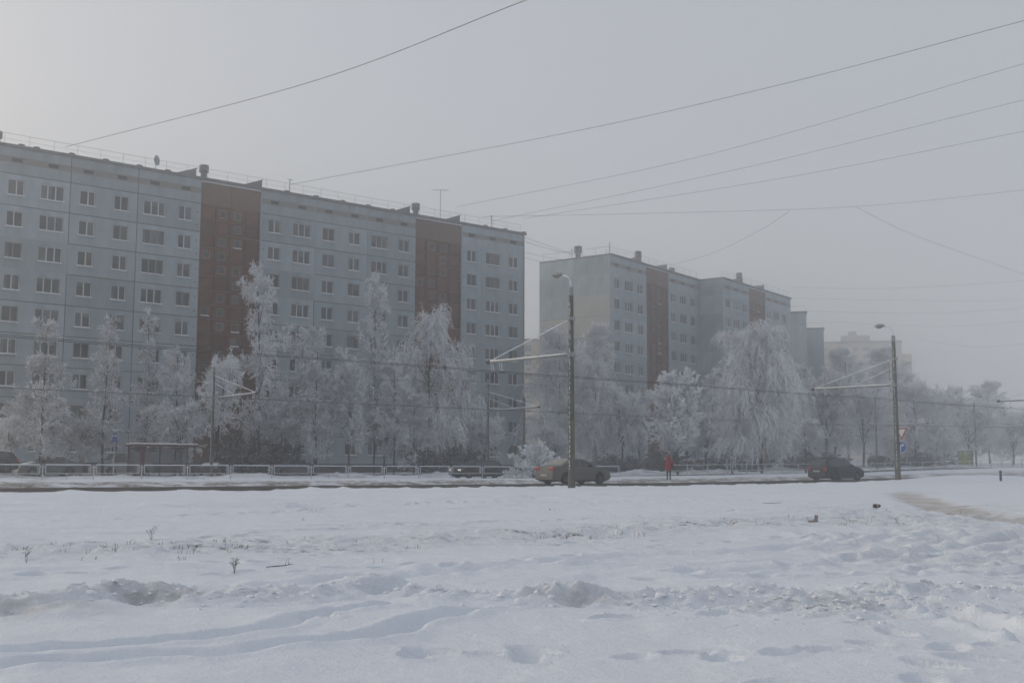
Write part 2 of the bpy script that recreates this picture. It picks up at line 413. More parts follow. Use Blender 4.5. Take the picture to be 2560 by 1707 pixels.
    # verge thrown-up snow, grey with grit
    v = ss(53.0, 53.8, p) * (1 - ss(57.5, 63, p)) * (t > -60) * (t < 160)
    z += v * (.06 + .16 * np.abs(fbm(x / .7, y / .7, 3, 111)) - .05)
    dirt += .85 * ss(52.8, 53.6, p) * (1 - ss(54.5, 61, p)) * ss(-.35, .25, fbm(x / .8, y / .5, 3, 113))
    soil += .5 * ss(52.9, 53.4, p) * (1 - ss(53.6, 55.5, p)) * ss(-.1, .3, fbm(x / .5, y / .4, 2, 115))
    nb = ss(41.9, 42.8, p) * (1 - ss(43.2, 43.6, p)) * (t < 66)
    z += nb * .12 * fbm(x / .6, y / .6, 3, 117)
    dirt += .7 * ss(42.6, 43.1, p) * (1 - ss(43.4, 44, p)) * ss(-.2, .3, fbm(x / .5, y / .5, 2, 119)) * (t < 30)
    # crossing opposite the walker: trodden sandy strip
    path += .55 * np.exp(-((p - 54.8) / 1.0) ** 2) * ss(56, 62, t) * (1 - ss(76, 84, t))
    fv = ss(79.2, 80, p) * (1 - ss(81, 84, p))
    z += fv * .18 * np.abs(fbm(x / 1.2, y / 1.2, 2, 121))
    dirt += .5 * fv * ss(-.2, .3, fbm(x / .9, y / .9, 2, 123))
    for (bt, bp_, br, bh) in ((27.5, 71.6, 1.3, .30), (35.5, 72.0, 1.5, .42), (38.0, 71.8, 1.0, .25), (42.5, 83, 1.6, .3), (61, 84, 2.2, .35), (50, 82, 2.0, .3), (76, 82, 3, .3), (86, 83, 2.5, .4), (96, 82, 3.0, .3), (23, 84, 2.0, .3)):
        q = np.exp(-(((t - bt) / br) ** 2 + ((p - bp_) / (br * .5)) ** 2))
        z += bh * q * (1 + .4 * fbm(x / .5, y / .5, 2, 125)); dirt += .35 * q * (bp_ < 73)
    yard = ss(84.5, 87, p) * (1 - ss(100.5, 103, p)) * (t > -10) * (1 - ss(150, 170, t))
    dirt += .8 * yard * ss(-.5, .1, fbm(x / 2.5, y / 2.5, 3, 127))
    rough += 1.2 * v
    return z, np.clip(dirt, 0, 1), np.clip(path, 0, 1), np.clip(soil, 0, 1), rough

def axis_lines(lo, a, b, hi, step, gl, gh, mx=40.0):
    c = list(np.arange(a, b + 1e-6, step))
    s = step; q = b; up = []
    while q < hi:
        s = min(s * gh, mx); q += s; up.append(q)
    s = step; q = a; dn = []
    while q > lo:
        s = min(s * gl, mx); q -= s; dn.append(q)
    return np.array(dn[::-1] + c + up)
gx = axis_lines(-900, -7.2, 7.2, 900, 0.055, 1.022, 1.022)
gy = axis_lines(-900, 8.3, 17.5, 900, 0.05, 1.25, 1.0085, 30.0)
X, Y = np.meshgrid(gx, gy)
ZZ, AD, AP, AS, AR = ground_z(X.ravel(), Y.ravel())
nx_, ny_ = len(gx), len(gy)
ii = np.arange(nx_ * ny_).reshape(ny_, nx_)
Q = np.stack([ii[:-1, :-1], ii[:-1, 1:], ii[1:, 1:], ii[1:, :-1]], -1).reshape(-1, 4)

def snow_material():
    m = bpy.data.materials.new('snow_ground')
    m.use_nodes = True
    t = m.node_tree; N = t.nodes; L = t.links
    b = N['Principled BSDF']
    b.inputs['Roughness'].default_value = 0.75
    b.inputs['Specular IOR Level'].default_value = 0.25
    co = N.new('ShaderNodeTexCoord')
    def noise(sc, det=5, rough=0.6):
        n = N.new('ShaderNodeTexNoise'); n.inputs['Scale'].default_value = sc; n.inputs['Detail'].default_value = det; n.inputs['Roughness'].default_value = rough
        L.new(co.outputs['Object'], n.inputs['Vector']); return n.outputs[0]
    def mix(f, a, c):
        x = N.new('ShaderNodeMixRGB')
        if isinstance(f, float): x.inputs[0].default_value = f
        else: L.new(f, x.inputs[0])
        for k, s in ((1, a), (2, c)):
            if isinstance(s, tuple): x.inputs[k].default_value = (*s, 1)
            else: L.new(s, x.inputs[k])
        return x.outputs[0]
    def attr(nm):
        a = N.new('ShaderNodeAttribute'); a.attribute_name = nm; return a.outputs['Fac']
    def rng(s, a, c, d=0.0, e=1.0):
        r_ = N.new('ShaderNodeMapRange'); L.new(s, r_.inputs[0])
        for k, q in ((1, a), (2, c), (3, d), (4, e)): r_.inputs[k].default_value = q
        return r_.outputs[0]
    c = mix(rng(noise(0.6), .35, .7), (0.755, 0.805, 0.875), (0.715, 0.765, 0.835))
    c = mix(attr('dirt'), c, mix(rng(noise(6), .3, .7), (0.40, 0.385, 0.375), (0.27, 0.245, 0.225)))
    c = mix(attr('path'), c, mix(rng(noise(3), .3, .7), (0.43, 0.36, 0.28), (0.34, 0.28, 0.215)))
    gm = N.new('ShaderNodeMath'); gm.operation = 'MULTIPLY'
    L.new(attr('dirt'), gm.inputs[0]); L.new(rng(noise(4.5, 6, .7), .44, .58), gm.inputs[1])
    c = mix(gm.outputs[0], c, (0.13, 0.115, 0.105))
    g2 = N.new('ShaderNodeMath'); g2.operation = 'MULTIPLY'
    L.new(attr('soil'), g2.inputs[0]); L.new(rng(noise(7, 5, .7), .47, .60), g2.inputs[1])
    c = mix(g2.outputs[0], c, (0.075, 0.062, 0.056))
    L.new(c, b.inputs['Base Color'])
    ad = N.new('ShaderNodeMath'); ad.operation = 'ADD'
    L.new(noise(5, 6), ad.inputs[0])
    ml = N.new('ShaderNodeMath'); ml.operation = 'MULTIPLY'; ml.inputs[1].default_value = 0.35
    L.new(noise(30, 4), ml.inputs[0]); L.new(ml.outputs[0], ad.inputs[1])
    rr = N.new('ShaderNodeMath'); rr.operation = 'MULTIPLY_ADD'; rr.inputs[1].default_value = 2.6; rr.inputs[2].default_value = 0.0
    L.new(attr('rough'), rr.inputs[0])
    rn = N.new('ShaderNodeMath'); rn.operation = 'MULTIPLY'; L.new(rr.outputs[0], rn.inputs[0]); L.new(noise(6.5, 6, .62), rn.inputs[1])
    a2 = N.new('ShaderNodeMath'); a2.operation = 'ADD'; L.new(ad.outputs[0], a2.inputs[0]); L.new(rn.outputs[0], a2.inputs[1]); ad = a2
    bp = N.new('ShaderNodeBump'); bp.inputs['Strength'].default_value = 0.7; bp.inputs['Distance'].default_value = 0.06
    L.new(ad.outputs[0], bp.inputs['Height']); L.new(bp.outputs[0], b.inputs['Normal'])
    return m
M['snow'] = snow_material()
gme = np_mesh('ground', np.stack([X.ravel(), Y.ravel(), ZZ], -1), Q, M['snow'])
for nm, a in (('dirt', AD), ('path', AP), ('soil', AS), ('rough', AR)):
    gme.attributes.new(nm, 'FLOAT', 'POINT').data.foreach_set('value', a.astype(np.float32))
ground = link('ground', gme)
tag(ground, 'snow covered field, verges and yards', 'snow field', kind='structure')
def gz(x, y):
    return float(ground_z(np.array([float(x)]), np.array([float(y)]))[0][0])

def road(name, p0, p1, base, label):
    ts = np.concatenate([np.arange(-90, 180, .7), np.arange(180, 700, 12.0)])
    ps = np.linspace(p0, p1, 16)
    Tm, Pm = np.meshgrid(ts, ps)
    z = base + np.interp(Tm, *RT) + .03 * (1 - ((Pm - (p0 + p1) / 2) / ((p1 - p0) / 2)) ** 2)
    x = Tm * TX + Pm * NX; y = Tm * TY + Pm * NY
    k = np.arange(Tm.size).reshape(Tm.shape)
    q = np.stack([k[:-1, :-1], k[:-1, 1:], k[1:, 1:], k[1:, :-1]], -1).reshape(-1, 4)
    # street-aligned texture space: build in local axes
    o = link(name, np_mesh(name, np.stack([Tm.ravel(), Pm.ravel(), z.ravel()], -1), q, M['asphalt']), None, (0, 0, 0), STREET)
    tag(o, label, 'road', kind='structure')
road('road', 43.2, 53.6, .695, 'wet dark near carriageway edged with slush')
road('road', 72.3, 79.3, .79, 'far carriageway behind the railing')
# ------------------------------------------------------------------ panel-built apartment blocks
FLOOR = 2.8
J0 = 2.06                                 # world height of the plinth top
SILL, WTOP = 0.96, 2.30                   # opening in a storey
CELLS = {0: (1, 2), 1: (2,), 2: (1, 2), 3: (0, 1)}
_pm = {}
def panel_mesh(wd, ht, holes, m, th=0.16):
    key = (round(wd, 3), round(ht, 3), tuple((round(a, 3), round(b, 3), round(c, 3), round(d, 3)) for a, b, c, d in holes), m.name)
    if key in _pm: return _pm[key]
    xs = sorted({0.0, wd} | {q for h in holes for q in h[:2]}); zs = sorted({0.0, ht} | {q for h in holes for q in h[2:]})
    b = MB()
    def inside(x, z): return any(a < x < c and d < z < e for a, c, d, e in holes)
    for i in range(len(xs) - 1):
        for j in range(len(zs) - 1):
            if not inside((xs[i] + xs[i + 1]) / 2, (zs[j] + zs[j + 1]) / 2):
                b.add([(xs[i], 0, zs[j]), (xs[i + 1], 0, zs[j]), (xs[i + 1], 0, zs[j + 1]), (xs[i], 0, zs[j + 1])], [(0, 1, 2, 3)])
    def ring(x0, x1, z0, z1, flip):
        q = [(x0, z0), (x1, z0), (x1, z1), (x0, z1)]
        for k in range(4):
            (a, c), (d, e) = q[k], q[(k + 1) % 4]
            f = [(a, 0, c), (d, 0, e), (d, th, e), (a, th, c)]
            b.add(f, [(3, 2, 1, 0) if flip else (0, 1, 2, 3)])
    ring(0, wd, 0, ht, True)
    for a, c, d, e in holes: ring(a, c, d, e, False)
    me = bpy.data.meshes.new('wall_panel')
    me.from_pydata(b.v, [], b.f); me.materials.append(m); me.update()
    _pm[key] = me
    return me
_wm = {}
rw = random.Random(11)
def window_meshes(wd, ht, n, frame, off=0.0):
    key = (round(wd, 2), round(ht, 2), n, frame.name, off)
    if key in _wm: return _wm[key]
    f = MB(); b = .065
    f.box(0, b, .07, .13, 0, ht); f.box(wd - b, wd, .07, .13, 0, ht)
    f.box(b, wd - b, .07, .13, 0, b); f.box(b, wd - b, .07, .13, ht - b, ht)
    for k in range(1, n):
        x = wd * k / n + off
        f.box(x - .055, x + .055, .066, .128, b, ht - b)
    fm = f.mesh('window_frame', frame)
    pm_ = {}
    gm = [M['glass_dark'], M['glass_curtain'], M['glass_warm']]
    for v in range(9):                          # sash by sash: bare glass, nets, half-drawn curtains
        pb = MB()
        for k in range(n):
            xa = b * .5 if k == 0 else wd * k / n + off; xb = wd - b * .5 if k == n - 1 else wd * (k + 1) / n + off
            mode = rw.choice((0, 0, 0, 1, 1, 2, 3, 4)) if v else 0
            zl, zh = b * .5, ht - b * .5; zm = zl + (zh - zl) * rw.uniform(.35, .7); xm = xa + (xb - xa) * rw.uniform(.3, .6)
            if mode < 3:
                pb.cur = mode; pb.box(xa, xb, .105, .118, zl, zh)
            elif mode == 3:
                pb.cur = 0; pb.box(xa, xb, .105, .118, zl, zm); pb.cur = 1; pb.box(xa, xb, .1045, .118, zm, zh)
            else:
                pb.cur = 1; pb.box(xa, xm, .1045, .118, zl, zh); pb.cur = 0; pb.box(xm, xb, .105, .118, zl, zh)
        pm_[v] = pb.mesh('pane', gm)
    s = MB(); s.add([(-.06, -.13, -.10), (wd + .06, -.13, -.10), (wd + .06, .08, -.02), (-.06, .08, -.02), (-.06, -.13, -.03), (wd + .06, -.13, -.03), (wd + .06, .08, .045), (-.06, .08, .045)],
                    [(0, 3, 2, 1), (4, 5, 6, 7), (0, 1, 5, 4), (1, 2, 6, 5), (2, 3, 7, 6), (3, 0, 4, 7)])
    sm = s.mesh('sill', M['sill'])
    _wm[key] = (fm, pm_, sm)
    return _wm[key]
def put_window(root, x, y, z, wd, ht, n, wood=0.3):
    fr = M['frame_wood'] if rw.random() < wood else M['frame_white']
    fm, pm_, sm = window_meshes(wd, ht, n, fr, rw.choice((0.0, 0.0, -0.05, 0.06)))
    o = link('window', fm, root, (x, y, z))
    link('pane', pm_[rw.randrange(9) if n > 1 else 0], o)
    if n > 1 or rw.random() < .2: link('sill', sm, o)
    return o
_sm = {}
def seal(root, x0, x1, y, z, dark, vertical=False):
    key = (round(x1 - x0, 2), dark, vertical)
    if key not in _sm:
        h = .045
        b = MB().box(0, x1 - x0, .028, .14, -h, h) if not vertical else MB().box(-.04, .04, .032, .14, 0, x1 - x0)
        _sm[key] = b.mesh('joint_seal', M['seal_dark'] if dark else M['seal_light'])
    link('joint_seal', _sm[key], root, (x0, y, z) if not vertical else (z, y, x0))

def white_bay(root, zb, x0, x1, y, wins, dark=lambda lv: True, dark_v=lambda lv: True, floors=9, low=0, m=None, attic=True):
    """wins: (x0, x1, sashes); local z = world z - zb"""
    m = m or M['panel']
    g = .04
    for k in range(low, floors):
        z = J0 + FLOOR * k - zb
        me = panel_mesh(x1 - x0 - 2 * g, FLOOR - 2 * g, [(a - x0 - g, b - x0 - g, SILL - g, WTOP - g) for a, b, n in wins], m)
        link('wall_panel', me, root, (x0 + g, y, z + g))
        seal(root, x0 + .04, x1 - .04, y, z + FLOOR, dark(k + 1))
        seal(root, z, z + FLOOR, y, x0, dark_v(k), True)
        for a, b, n in wins:
            put_window(root, a, y, z + SILL, b - a, WTOP - SILL, n)
    if attic:
        z = J0 + FLOOR * floors - zb
        ht = 29.62 - (J0 + FLOOR * floors)
        b0, b1 = .93, 1.50
        link('wall_panel', panel_mesh(x1 - x0 - 2 * g, ht - g, [(0.02, x1 - x0 - 2 * g - 0.02, b0, b1)], m), root, (x0 + g, y, z + g))
        link('vent_band', MB().box(0, x1 - x0 - .1, .02, .15, b0 + .005, b1 - .005).mesh('vent_band', M['band']), root, (x0 + .05, y, z + g))
        seal(root, z, z + ht, y, x0, dark_v(9), True)
        for a, b, n in wins:
            c = (a + b) / 2
            link('vent', MB().box(-.45, .45, .008, .03, b0 + .12, b1 - .1).mesh('vent', M['dark']), root, (c, y, z + g))
_cm = {}
def brown_bay(root, zb, x0, x1, y, floors=9):
    y = y + .2
    cw = (x1 - x0) / 4
    key = round(cw, 3)
    if key not in _cm:
        ms = []
        for win in (False, True):
            b = MB(); e = .15; d = .07
            h = 1.4
            b.box(.03, e, 0, .14, .03, h - .03); b.box(cw - e, cw - .03, 0, .14, .03, h - .03)
            b.box(e, cw - e, 0, .14, .03, e); b.box(e, cw - e, 0, .14, h - e, h - .03)
            if not win:
                b.box(e, cw - e, d, .14, e, h - e)
            else:
                a0, a1, c0, c1 = cw / 2 - .37, cw / 2 + .37, .30, 1.10
                b.box(e, a0, d, .14, e, h - e); b.box(a1, cw - e, d, .14, e, h - e)
                b.box(a0, a1, d, .14, e, c0); b.box(a0, a1, d, .14, c1, h - e)
            ms.append(b.mesh('cladding_panel', M['brown']))
        _cm[key] = ms
    plain, holed = _cm[key]
    for r_ in range(floors * 2):
        z = J0 + FLOOR * floors - zb - 1.4 * (r_ + 1)
        for c in range(4):
            wn = c in CELLS[r_ % 4]
            link('cladding_panel', holed if wn else plain, root, (x0 + c * cw, y, z))
            if wn:
                o = put_window(root, x0 + c * cw + cw / 2 - .37, y + .03, z + .30, .74, .80, 1, 1.0)
    z = J0 + FLOOR * floors - zb
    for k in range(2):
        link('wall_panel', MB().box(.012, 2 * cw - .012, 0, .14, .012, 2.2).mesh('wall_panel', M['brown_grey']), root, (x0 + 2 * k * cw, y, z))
    link('roof_flashing', MB().box(.02, x1 - x0 - .02, -.1, .3, 2.22, 2.68).mesh('roof_flashing', M['roof_snow']), root, (x0, y, z))
def railing_mb(x0, x1, y, z, b=None):
    b = b or MB()
    b.tube([(x0, y, z + .98), (x1, y, z + .98)], .018, 5); b.tube([(x0, y, z + .50), (x1, y, z + .50)], .012, 4)
    n = max(1, round((x1 - x0) / 2.1))
    for k in range(n + 1):
        x = x0 + (x1 - x0) * k / n
        b.tube([(x, y, z), (x, y, z + .98)], .02, 5)
    return b
def vent_stack(parent, x, y, z, r_=.42, h=1.55):
    b = MB(); b.lathe([(r_ * .75, 0), (r_ * .75, h * .52), (r_ * 1.12, h * .54), (r_ * 1.12, h), (r_ * .9, h + .04)], 12)
    return b.build('vent_stack', M['coping'], parent, (x, y, z), smooth=False)
def roof_hatch(parent, x, y, z, wd=2.0, flip=False):
    p = [(0, 0), (wd, 0), (wd, .75), (wd + .12, .80), (wd + .12, .92), (0, .12)]
    if flip: p = [(wd - a, c) for a, c in p][::-1]
    b = MB().prism(p, 0, 1.6)
    return b.build('roof_hatch', M['coping'], parent, (x, y, z))
def block_shell(root, zb, x0, x1, y, depth, gables=(True, True)):
    link('wall', MB().box(x0, x1, y + .36, y + depth, 0, 29.6 - zb).mesh('wall', M['panel']), root)
    link('plinth', MB().box(x0 + .05, x1 - .05, y + .10, y + .355, -.4, J0 - zb - .01).mesh('plinth', M['plinth']), root)
    r_ = MB()
    r_.box(x0 - .12, x1 + .12, y - .16, y + depth + .15, 29.62 - zb, 29.88 - zb)
    roof = r_.build('roof', M['coping'], root)
    link('snow_cap', MB().box(x0 + .1, x1 - .1, y + .2, y + depth - .2, 29.885 - zb, 29.94 - zb).mesh('snow_cap', M['roof_snow']), roof)
    return roof

# ---- block A, the long slab at the left
ZA = 1.05
ax, ay = W(57, 104.1)
blockA = empty('apartment_block', (ax, ay, ZA), STREET)
tag(blockA, 'long pale nine storey panel block with two brown stair bays, nearest at the left', 'apartment building')
a_ = lambda t: t - 57.0
rfA = block_shell(blockA, ZA, a_(21.3), a_(88.12), 0, 12)
wl = lambda *q: [(a_(s), a_(e), n) for s, e, n in q]
white_bay(blockA, ZA, a_(27.75), a_(34.13), 0, wl((28.74, 30.12, 2), (31.53, 33.61, 3)), lambda l: l not in (6, 7), lambda l: True)
white_bay(blockA, ZA, a_(34.13), a_(40.38), 0, wl((35.0, 36.4, 2), (38.17, 39.52, 2)), lambda l: l not in (2,), lambda l: l not in (6, ))
white_bay(blockA, ZA, a_(40.38), a_(46.7), 0, wl((40.97, 43.05, 3), (44.44, 45.8, 2)), lambda l: True, lambda l: True)
brown_bay(blockA, ZA, a_(46.7), a_(53.15), 0)
white_bay(blockA, ZA, a_(53.15), a_(59.4), 0, wl((53.97, 55.35, 2), (56.77, 58.83, 3)), lambda l: l not in (6, 7), lambda l: False)
white_bay(blockA, ZA, a_(59.4), a_(65.75), 0, wl((60.28, 61.68, 2), (63.48, 64.88, 2)), lambda l: True, lambda l: l in (3, 4, 5))
white_bay(blockA, ZA, a_(65.75), a_(72.15), 0, wl((66.3, 68.36, 3), (69.85, 71.21, 2)), lambda l: True, lambda l: False)
brown_bay(blockA, ZA, a_(72.15), a_(78.6), 0)
white_bay(blockA, ZA, a_(78.6), a_(81.5), 0, wl((79.35, 80.7, 2)), lambda l: False, lambda l: False)
white_bay(blockA, ZA, a_(81.5), a_(88.1), 0, wl((82.12, 84.16, 3), (85.65, 87.0, 2)), lambda l: False, lambda l: False)
for k in range(9):
    z = J0 + FLOOR * k - ZA
    link('cladding_panel', MB().box(a_(21.34), a_(27.71), .2, .34, z + .04, z + 2.76).mesh('cladding_panel', M['brown']), blockA)
rail = MB()
railing_mb(a_(22), a_(87.6), .25, 29.9 - ZA, rail)
rail.build('roof_railing', M['rail'], rfA)
top = 29.9 - ZA
vent_stack(rfA, a_(27.9), 1.2, top, .45, 1.2)
vent_stack(rfA, a_(47.4), 1.2, top, .42, 1.5)
vent_stack(rfA, a_(72.9), 1.2, top, .42, 1.5)
for x, f in ((44.3, False), (51.4, False), (69.6, False), (76.6, False)):
    roof_hatch(rfA, a_(x), .3, top, 1.9)
for t_ in (29.7, 31.0, 34.1, 37.2, 40.4, 43.2, 56, 59.4, 62.6, 65.8, 69, 82, 85, 87.9):     # humps of flashing along the eave
    link('eave_hump', MB().box(-.25, .25, -.2, .3, 0, .14).mesh('eave_hump', M['coping'], bevel=.05), rfA, (a_(t_), 0, top - .02))
dm = MB(); dm.lathe([(.02, .16), (.28, .12), (.46, .02), (.50, 0), (.46, .03), (.02, .20)], 16, 'y')
dish = dm.build('satellite_dish', M['panel_blue'], rfA, (a_(42.3), .55, top + 1.0), R(35), smooth=True)
link('mast', MB().tube([(0, .12, -1.0), (0, .12, .1)], .04, 6).mesh('mast', M['rail']), dish)
ant = MB(); ant.tube([(0, 0, 0), (0, 0, 3.6)], .035, 5); ant.tube([(-1.1, 0, 3.45), (1.2, 0, 3.75)], .022, 4)
for x in (-.8, -.3, .3, .8): ant.tube([(x, -.4, 3.58 + x * .13), (x, .4, 3.58 + x * .13)], .015, 4)
ant.build('antenna_mast', M['rail'], rfA, (a_(76.2), 1.0, top))
for x in (56.6, 83.4): link('cable_post', MB().tube([(0, 0, 0), (0, 0, 1.55)], .05, 5).tube([(-.3, 0, 1.5), (.3, 0, 1.5)], .03, 4).mesh('cable_post', M['rail']), rfA, (a_(x), .6, top))
# rainwater pipe at the far corner and small vents by the stair bays
link('downpipe', MB().tube([(0, -.14, .3), (0, -.14, 28.4)], .07, 6).mesh('downpipe', M['rail']), blockA, (a_(87.85), 0, 0))
vme = MB().box(-.06, .06, -.012, .01, -.06, .06).mesh('vent', M['dark'])
for k in range(9):
    for t_ in (46.3, 53.45, 71.75, 78.9):
        for dz in (.6, 1.9):
            link('vent', vme, blockA, (a_(t_), 0, J0 + FLOOR * k + dz - ZA))

# ---- block B, the stepped one behind the lamp post
PHB = R(36.0)
tbx, tby, nbx, nby = math.sin(PHB), math.cos(PHB), -math.cos(PHB), math.sin(PHB)
ZB = 1.4
def WB(x, y): return ((128.106 + x) * tbx + (77.17 + y) * nbx, (128.106 + x) * tby + (77.17 + y) * nby)
bx_, by_ = WB(0, 0)
blockB = empty('apartment_block', (bx_, by_, ZB), math.pi / 2 - PHB)
tag(blockB, 'pale stepped nine storey panel block with bare end wall behind the tall lamp post', 'apartment building')
rfB = block_shell(blockB, ZB, 0.36, 25.7, 0, 11.3)
rfB2 = block_shell(blockB, ZB, 26.0, 51.2, -3.84, 11.3)
fa = lambda l: False
white_bay(blockB, ZB, 0, 3.0, 0, [(1.0, 2.36, 2)], fa, fa)
white_bay(blockB, ZB, 3.0, 9.67, 0, [(3.82, 5.86, 3), (7.28, 8.64, 2)], fa, fa)
brown_bay(blockB, ZB, 9.67, 16.1, 0)
white_bay(blockB, ZB, 16.1, 22.4, 0, [(16.78, 18.1, 2), (19.5, 21.52, 3)], fa, fa)
white_bay(blockB, ZB, 22.4, 25.66, 0, [(22.86, 24.2, 2)], fa, fa)
y2 = -3.84
white_bay(blockB, ZB, 25.66, 28.4, y2, [(26.6, 27.94, 2)], fa, fa)
white_bay(blockB, ZB, 28.4, 34.92, y2, [(29.26, 31.3, 3), (32.55, 33.92, 2)], fa, fa)
brown_bay(blockB, ZB, 34.92, 41.1, y2)
white_bay(blockB, ZB, 41.1, 47.2, y2, [(41.56, 42.92, 2), (44.2, 46.26, 3)], fa, fa)
white_bay(blockB, ZB, 47.2, 51.2, y2, [(47.7, 49.06, 2)], fa, fa)
def gable(root, zb, x, y0, y1, cols, pick, floors=9, darkat=()):
    """panels of an end wall that faces the low-x side"""
    wd = (y1 - y0) / cols
    for k in range(floors + 1):
        z = J0 + FLOOR * k - zb
        ht = FLOOR - .04 if k < floors else 29.6 - (J0 + FLOOR * floors)
        for c in range(cols):
            me = panel_mesh(wd - .04, ht, [], pick(k, c))
            o = link('wall_panel', me, root, (x, y1 - c * wd - .02, z + .02), -math.pi / 2)
            if k:
                s = link('joint_seal', MB().box(0, wd, .015, .1, -.03, .03).mesh('joint_seal', M['seal_dark' if (k, c) in darkat else 'seal_light']), root, (x, y1 - c * wd, z), -math.pi / 2)
beige = {(7, 1), (6, 0), (6, 1), (8, 1), (5, 0), (7, 0)}
gable(blockB, ZB, 0, .02, 11.3, 2, lambda k, c: M['panel_beige'] if (k, c) in {(7, 1), (6, 1), (6, 0)} else M['panel'], darkat={(4, 0), (7, 0), (7, 1), (6, 1)})
gable(blockB, ZB, 25.66, -3.82, -.02, 1, lambda k, c: M['panel'])
b = MB(); railing_mb(.4, 25.4, .25, 29.9 - ZB, b); b.build('roof_railing', M['rail'], rfB)
b = MB(); railing_mb(26, 51, y2 + .25, 29.9 - ZB, b); b.build('roof_railing', M['rail'], rfB2)
b = MB(); b.tube([(.3, .3, 30.85 - ZB), (.3, 11, 30.85 - ZB)], .025, 4)
for k in range(6): b.tube([(.3, .3 + k * 2.1, 29.9 - ZB), (.3, .3 + k * 2.1, 30.85 - ZB)], .022, 4)
b.build('roof_railing', M['rail'], rfB)
tb = 29.9 - ZB
vent_stack(rfB, 2.2, 6.4, tb, .48, 1.9); vent_stack(rfB, 9.2, 1.0, tb, .42, 1.7); vent_stack(rfB, 24.6, 4.0, tb, .42, 1.9)
vent_stack(rfB2, 33.6, 1.0 + y2, tb, .42, 1.7)
roof_hatch(rfB, 7.2, .4, tb, 1.8); roof_hatch(rfB, 14.6, .4, tb, 1.8); roof_hatch(rfB2, 31.8, y2 + .4, tb, 1.8); roof_hatch(rfB2, 39.8, y2 + .4, tb, 1.8)
for yy, h in ((3.4, 1.5), (4.2, .8), (7.6, .7), (.4, 1.7)):
    link('antenna_mast', MB().tube([(0, 0, 0), (0, 0, h)], .05, 5).mesh('antenna_mast', M['rail']), rfB, (.9, 11.0 - yy * 1.3 if yy > 1 else .6, tb))

# ---- blocks C and D, only their end walls show in the fog
def far_block(cx, cy_, phi, depth, length, label, pm_, zb=2.0, hgt=29.9):
    o = empty('apartment_block', (cx, cy_, zb), math.pi / 2 - phi)
    tag(o, label, 'apartment building')
    link('wall', MB().box(.2, length, .02, depth, -.5, hgt - .3 - zb).mesh('wall', pm_), o)
    gable(o, zb, 0, 0, depth, 2, lambda k, c: pm_, darkat={(6, 0), (6, 1), (4, 1)})
    r_ = MB().box(-.15, length + .1, -.15, depth + .15, hgt - .29 - zb, hgt - zb).build('roof', M['coping'], o)
    vent_stack(r_, 4, depth * .45, hgt - zb, .5, 1.6)
    for k in range(9):
        for x in (4, 9, 15, 20): put_window(o, x, -.14, J0 + 2.8 * k + SILL - zb, 1.38, 1.34, 2)
    b = MB(); b.tube([(.1, .2, hgt + .95 - zb), (.1, depth, hgt + .95 - zb)], .03, 4)
    for k in range(5): b.tube([(.1, .2 + k * depth / 4.2, hgt - zb), (.1, .2 + k * depth / 4.2, hgt + .95 - zb)], .025, 4)
    b.build('roof_railing', M['rail'], r_)
far_block(52.84, 204.46, R(12), 12, 25, 'hazy grey windowless end wall of a block just beyond the stepped block', M['panel'])
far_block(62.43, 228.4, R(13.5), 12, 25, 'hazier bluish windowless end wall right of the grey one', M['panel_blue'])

# ---- ochre tower block, almost lost in the fog
E0 = empty('apartment_block', (125, 414, 2.6), R(-14)); E0.scale = (1.33, 1.28, 1.28)
tag(E0, 'ochre tower block almost lost in the fog beyond the trees at the right', 'apartment building')
link('wall', MB().box(-12.2, -5.0, -.6, 14, 0, 35.0).mesh('wall', M['yellow']), E0)
link('wall', MB().box(-4.99, 11.6, 0, 14, 0, 34.9).mesh('wall', M['cream']), E0)
link('wall', MB().box(11.61, 14.2, .8, 14, 0, 31.6).mesh('wall', M['yellow']), E0)
link('roof', MB().box(-12.4, 11.8, -.8, 14.2, 35.01, 35.4).mesh('roof', M['coping']), E0)
link('penthouse', MB().box(-4, 3.6, 2, 9, 35.41, 37.3).box(-2, .2, 3, 8, 37.31, 38.6).mesh('penthouse', M['cream']), E0)
for k in range(16):
    for x, y, wd in ((-11, -.6, 1.4), (-8.6, -.6, 1.2), (-3.6, 0, 1.4), (-1.0, 0, 1.1), (1.6, 0, 1.8), (6.4, 0, 1.1), (9, 0, 1.1)):
        put_window(E0, x, y - .13, 1.1 + k * 2.1, wd, 1.05, 2)
    link('balcony', MB().box(-7.9, -5.3, -1.7, -.62, 1.0 + k * 2.1, 1.8 + k * 2.1).mesh('balcony', M['yellow']), E0)
    link('balcony', MB().box(4.9, 6.0, -1.2, -.02, 1.0 + k * 2.1, 1.8 + k * 2.1).mesh('balcony', M['cream']), E0)
# ---- cream block in the gap between A and B
F0 = empty('apartment_block', (4.0, 249, 1.4), R(8))
tag(F0, 'cream block with ochre balconies glimpsed between the two nearest panel blocks', 'apartment building')
link('wall', MB().box(-9, 10, 0, 12, 0, 28.0).mesh('wall', M['cream']), F0)
link('roof', MB().box(-9.2, 10.2, -.2, 12.2, 28.01, 28.4).mesh('roof', M['coping']), F0)
for k in range(9):
    for x in (-1.2, 4.0, 7.0): put_window(F0, x, -.13, 1.6 + k * 3.0, 1.5, 1.4, 2)
    link('balcony', MB().box(.9, 2.8, -1.3, -.02, 1.0 + k * 3.0, 2.2 + k * 3.0).mesh('balcony', M['yellow']), F0)
    link('vent', MB().box(-.4, .4, -.03, -.01, 0, .3).mesh('vent', M['dark']), F0, (-.4 + .0 * k, 0, .6 + k * 3.0))
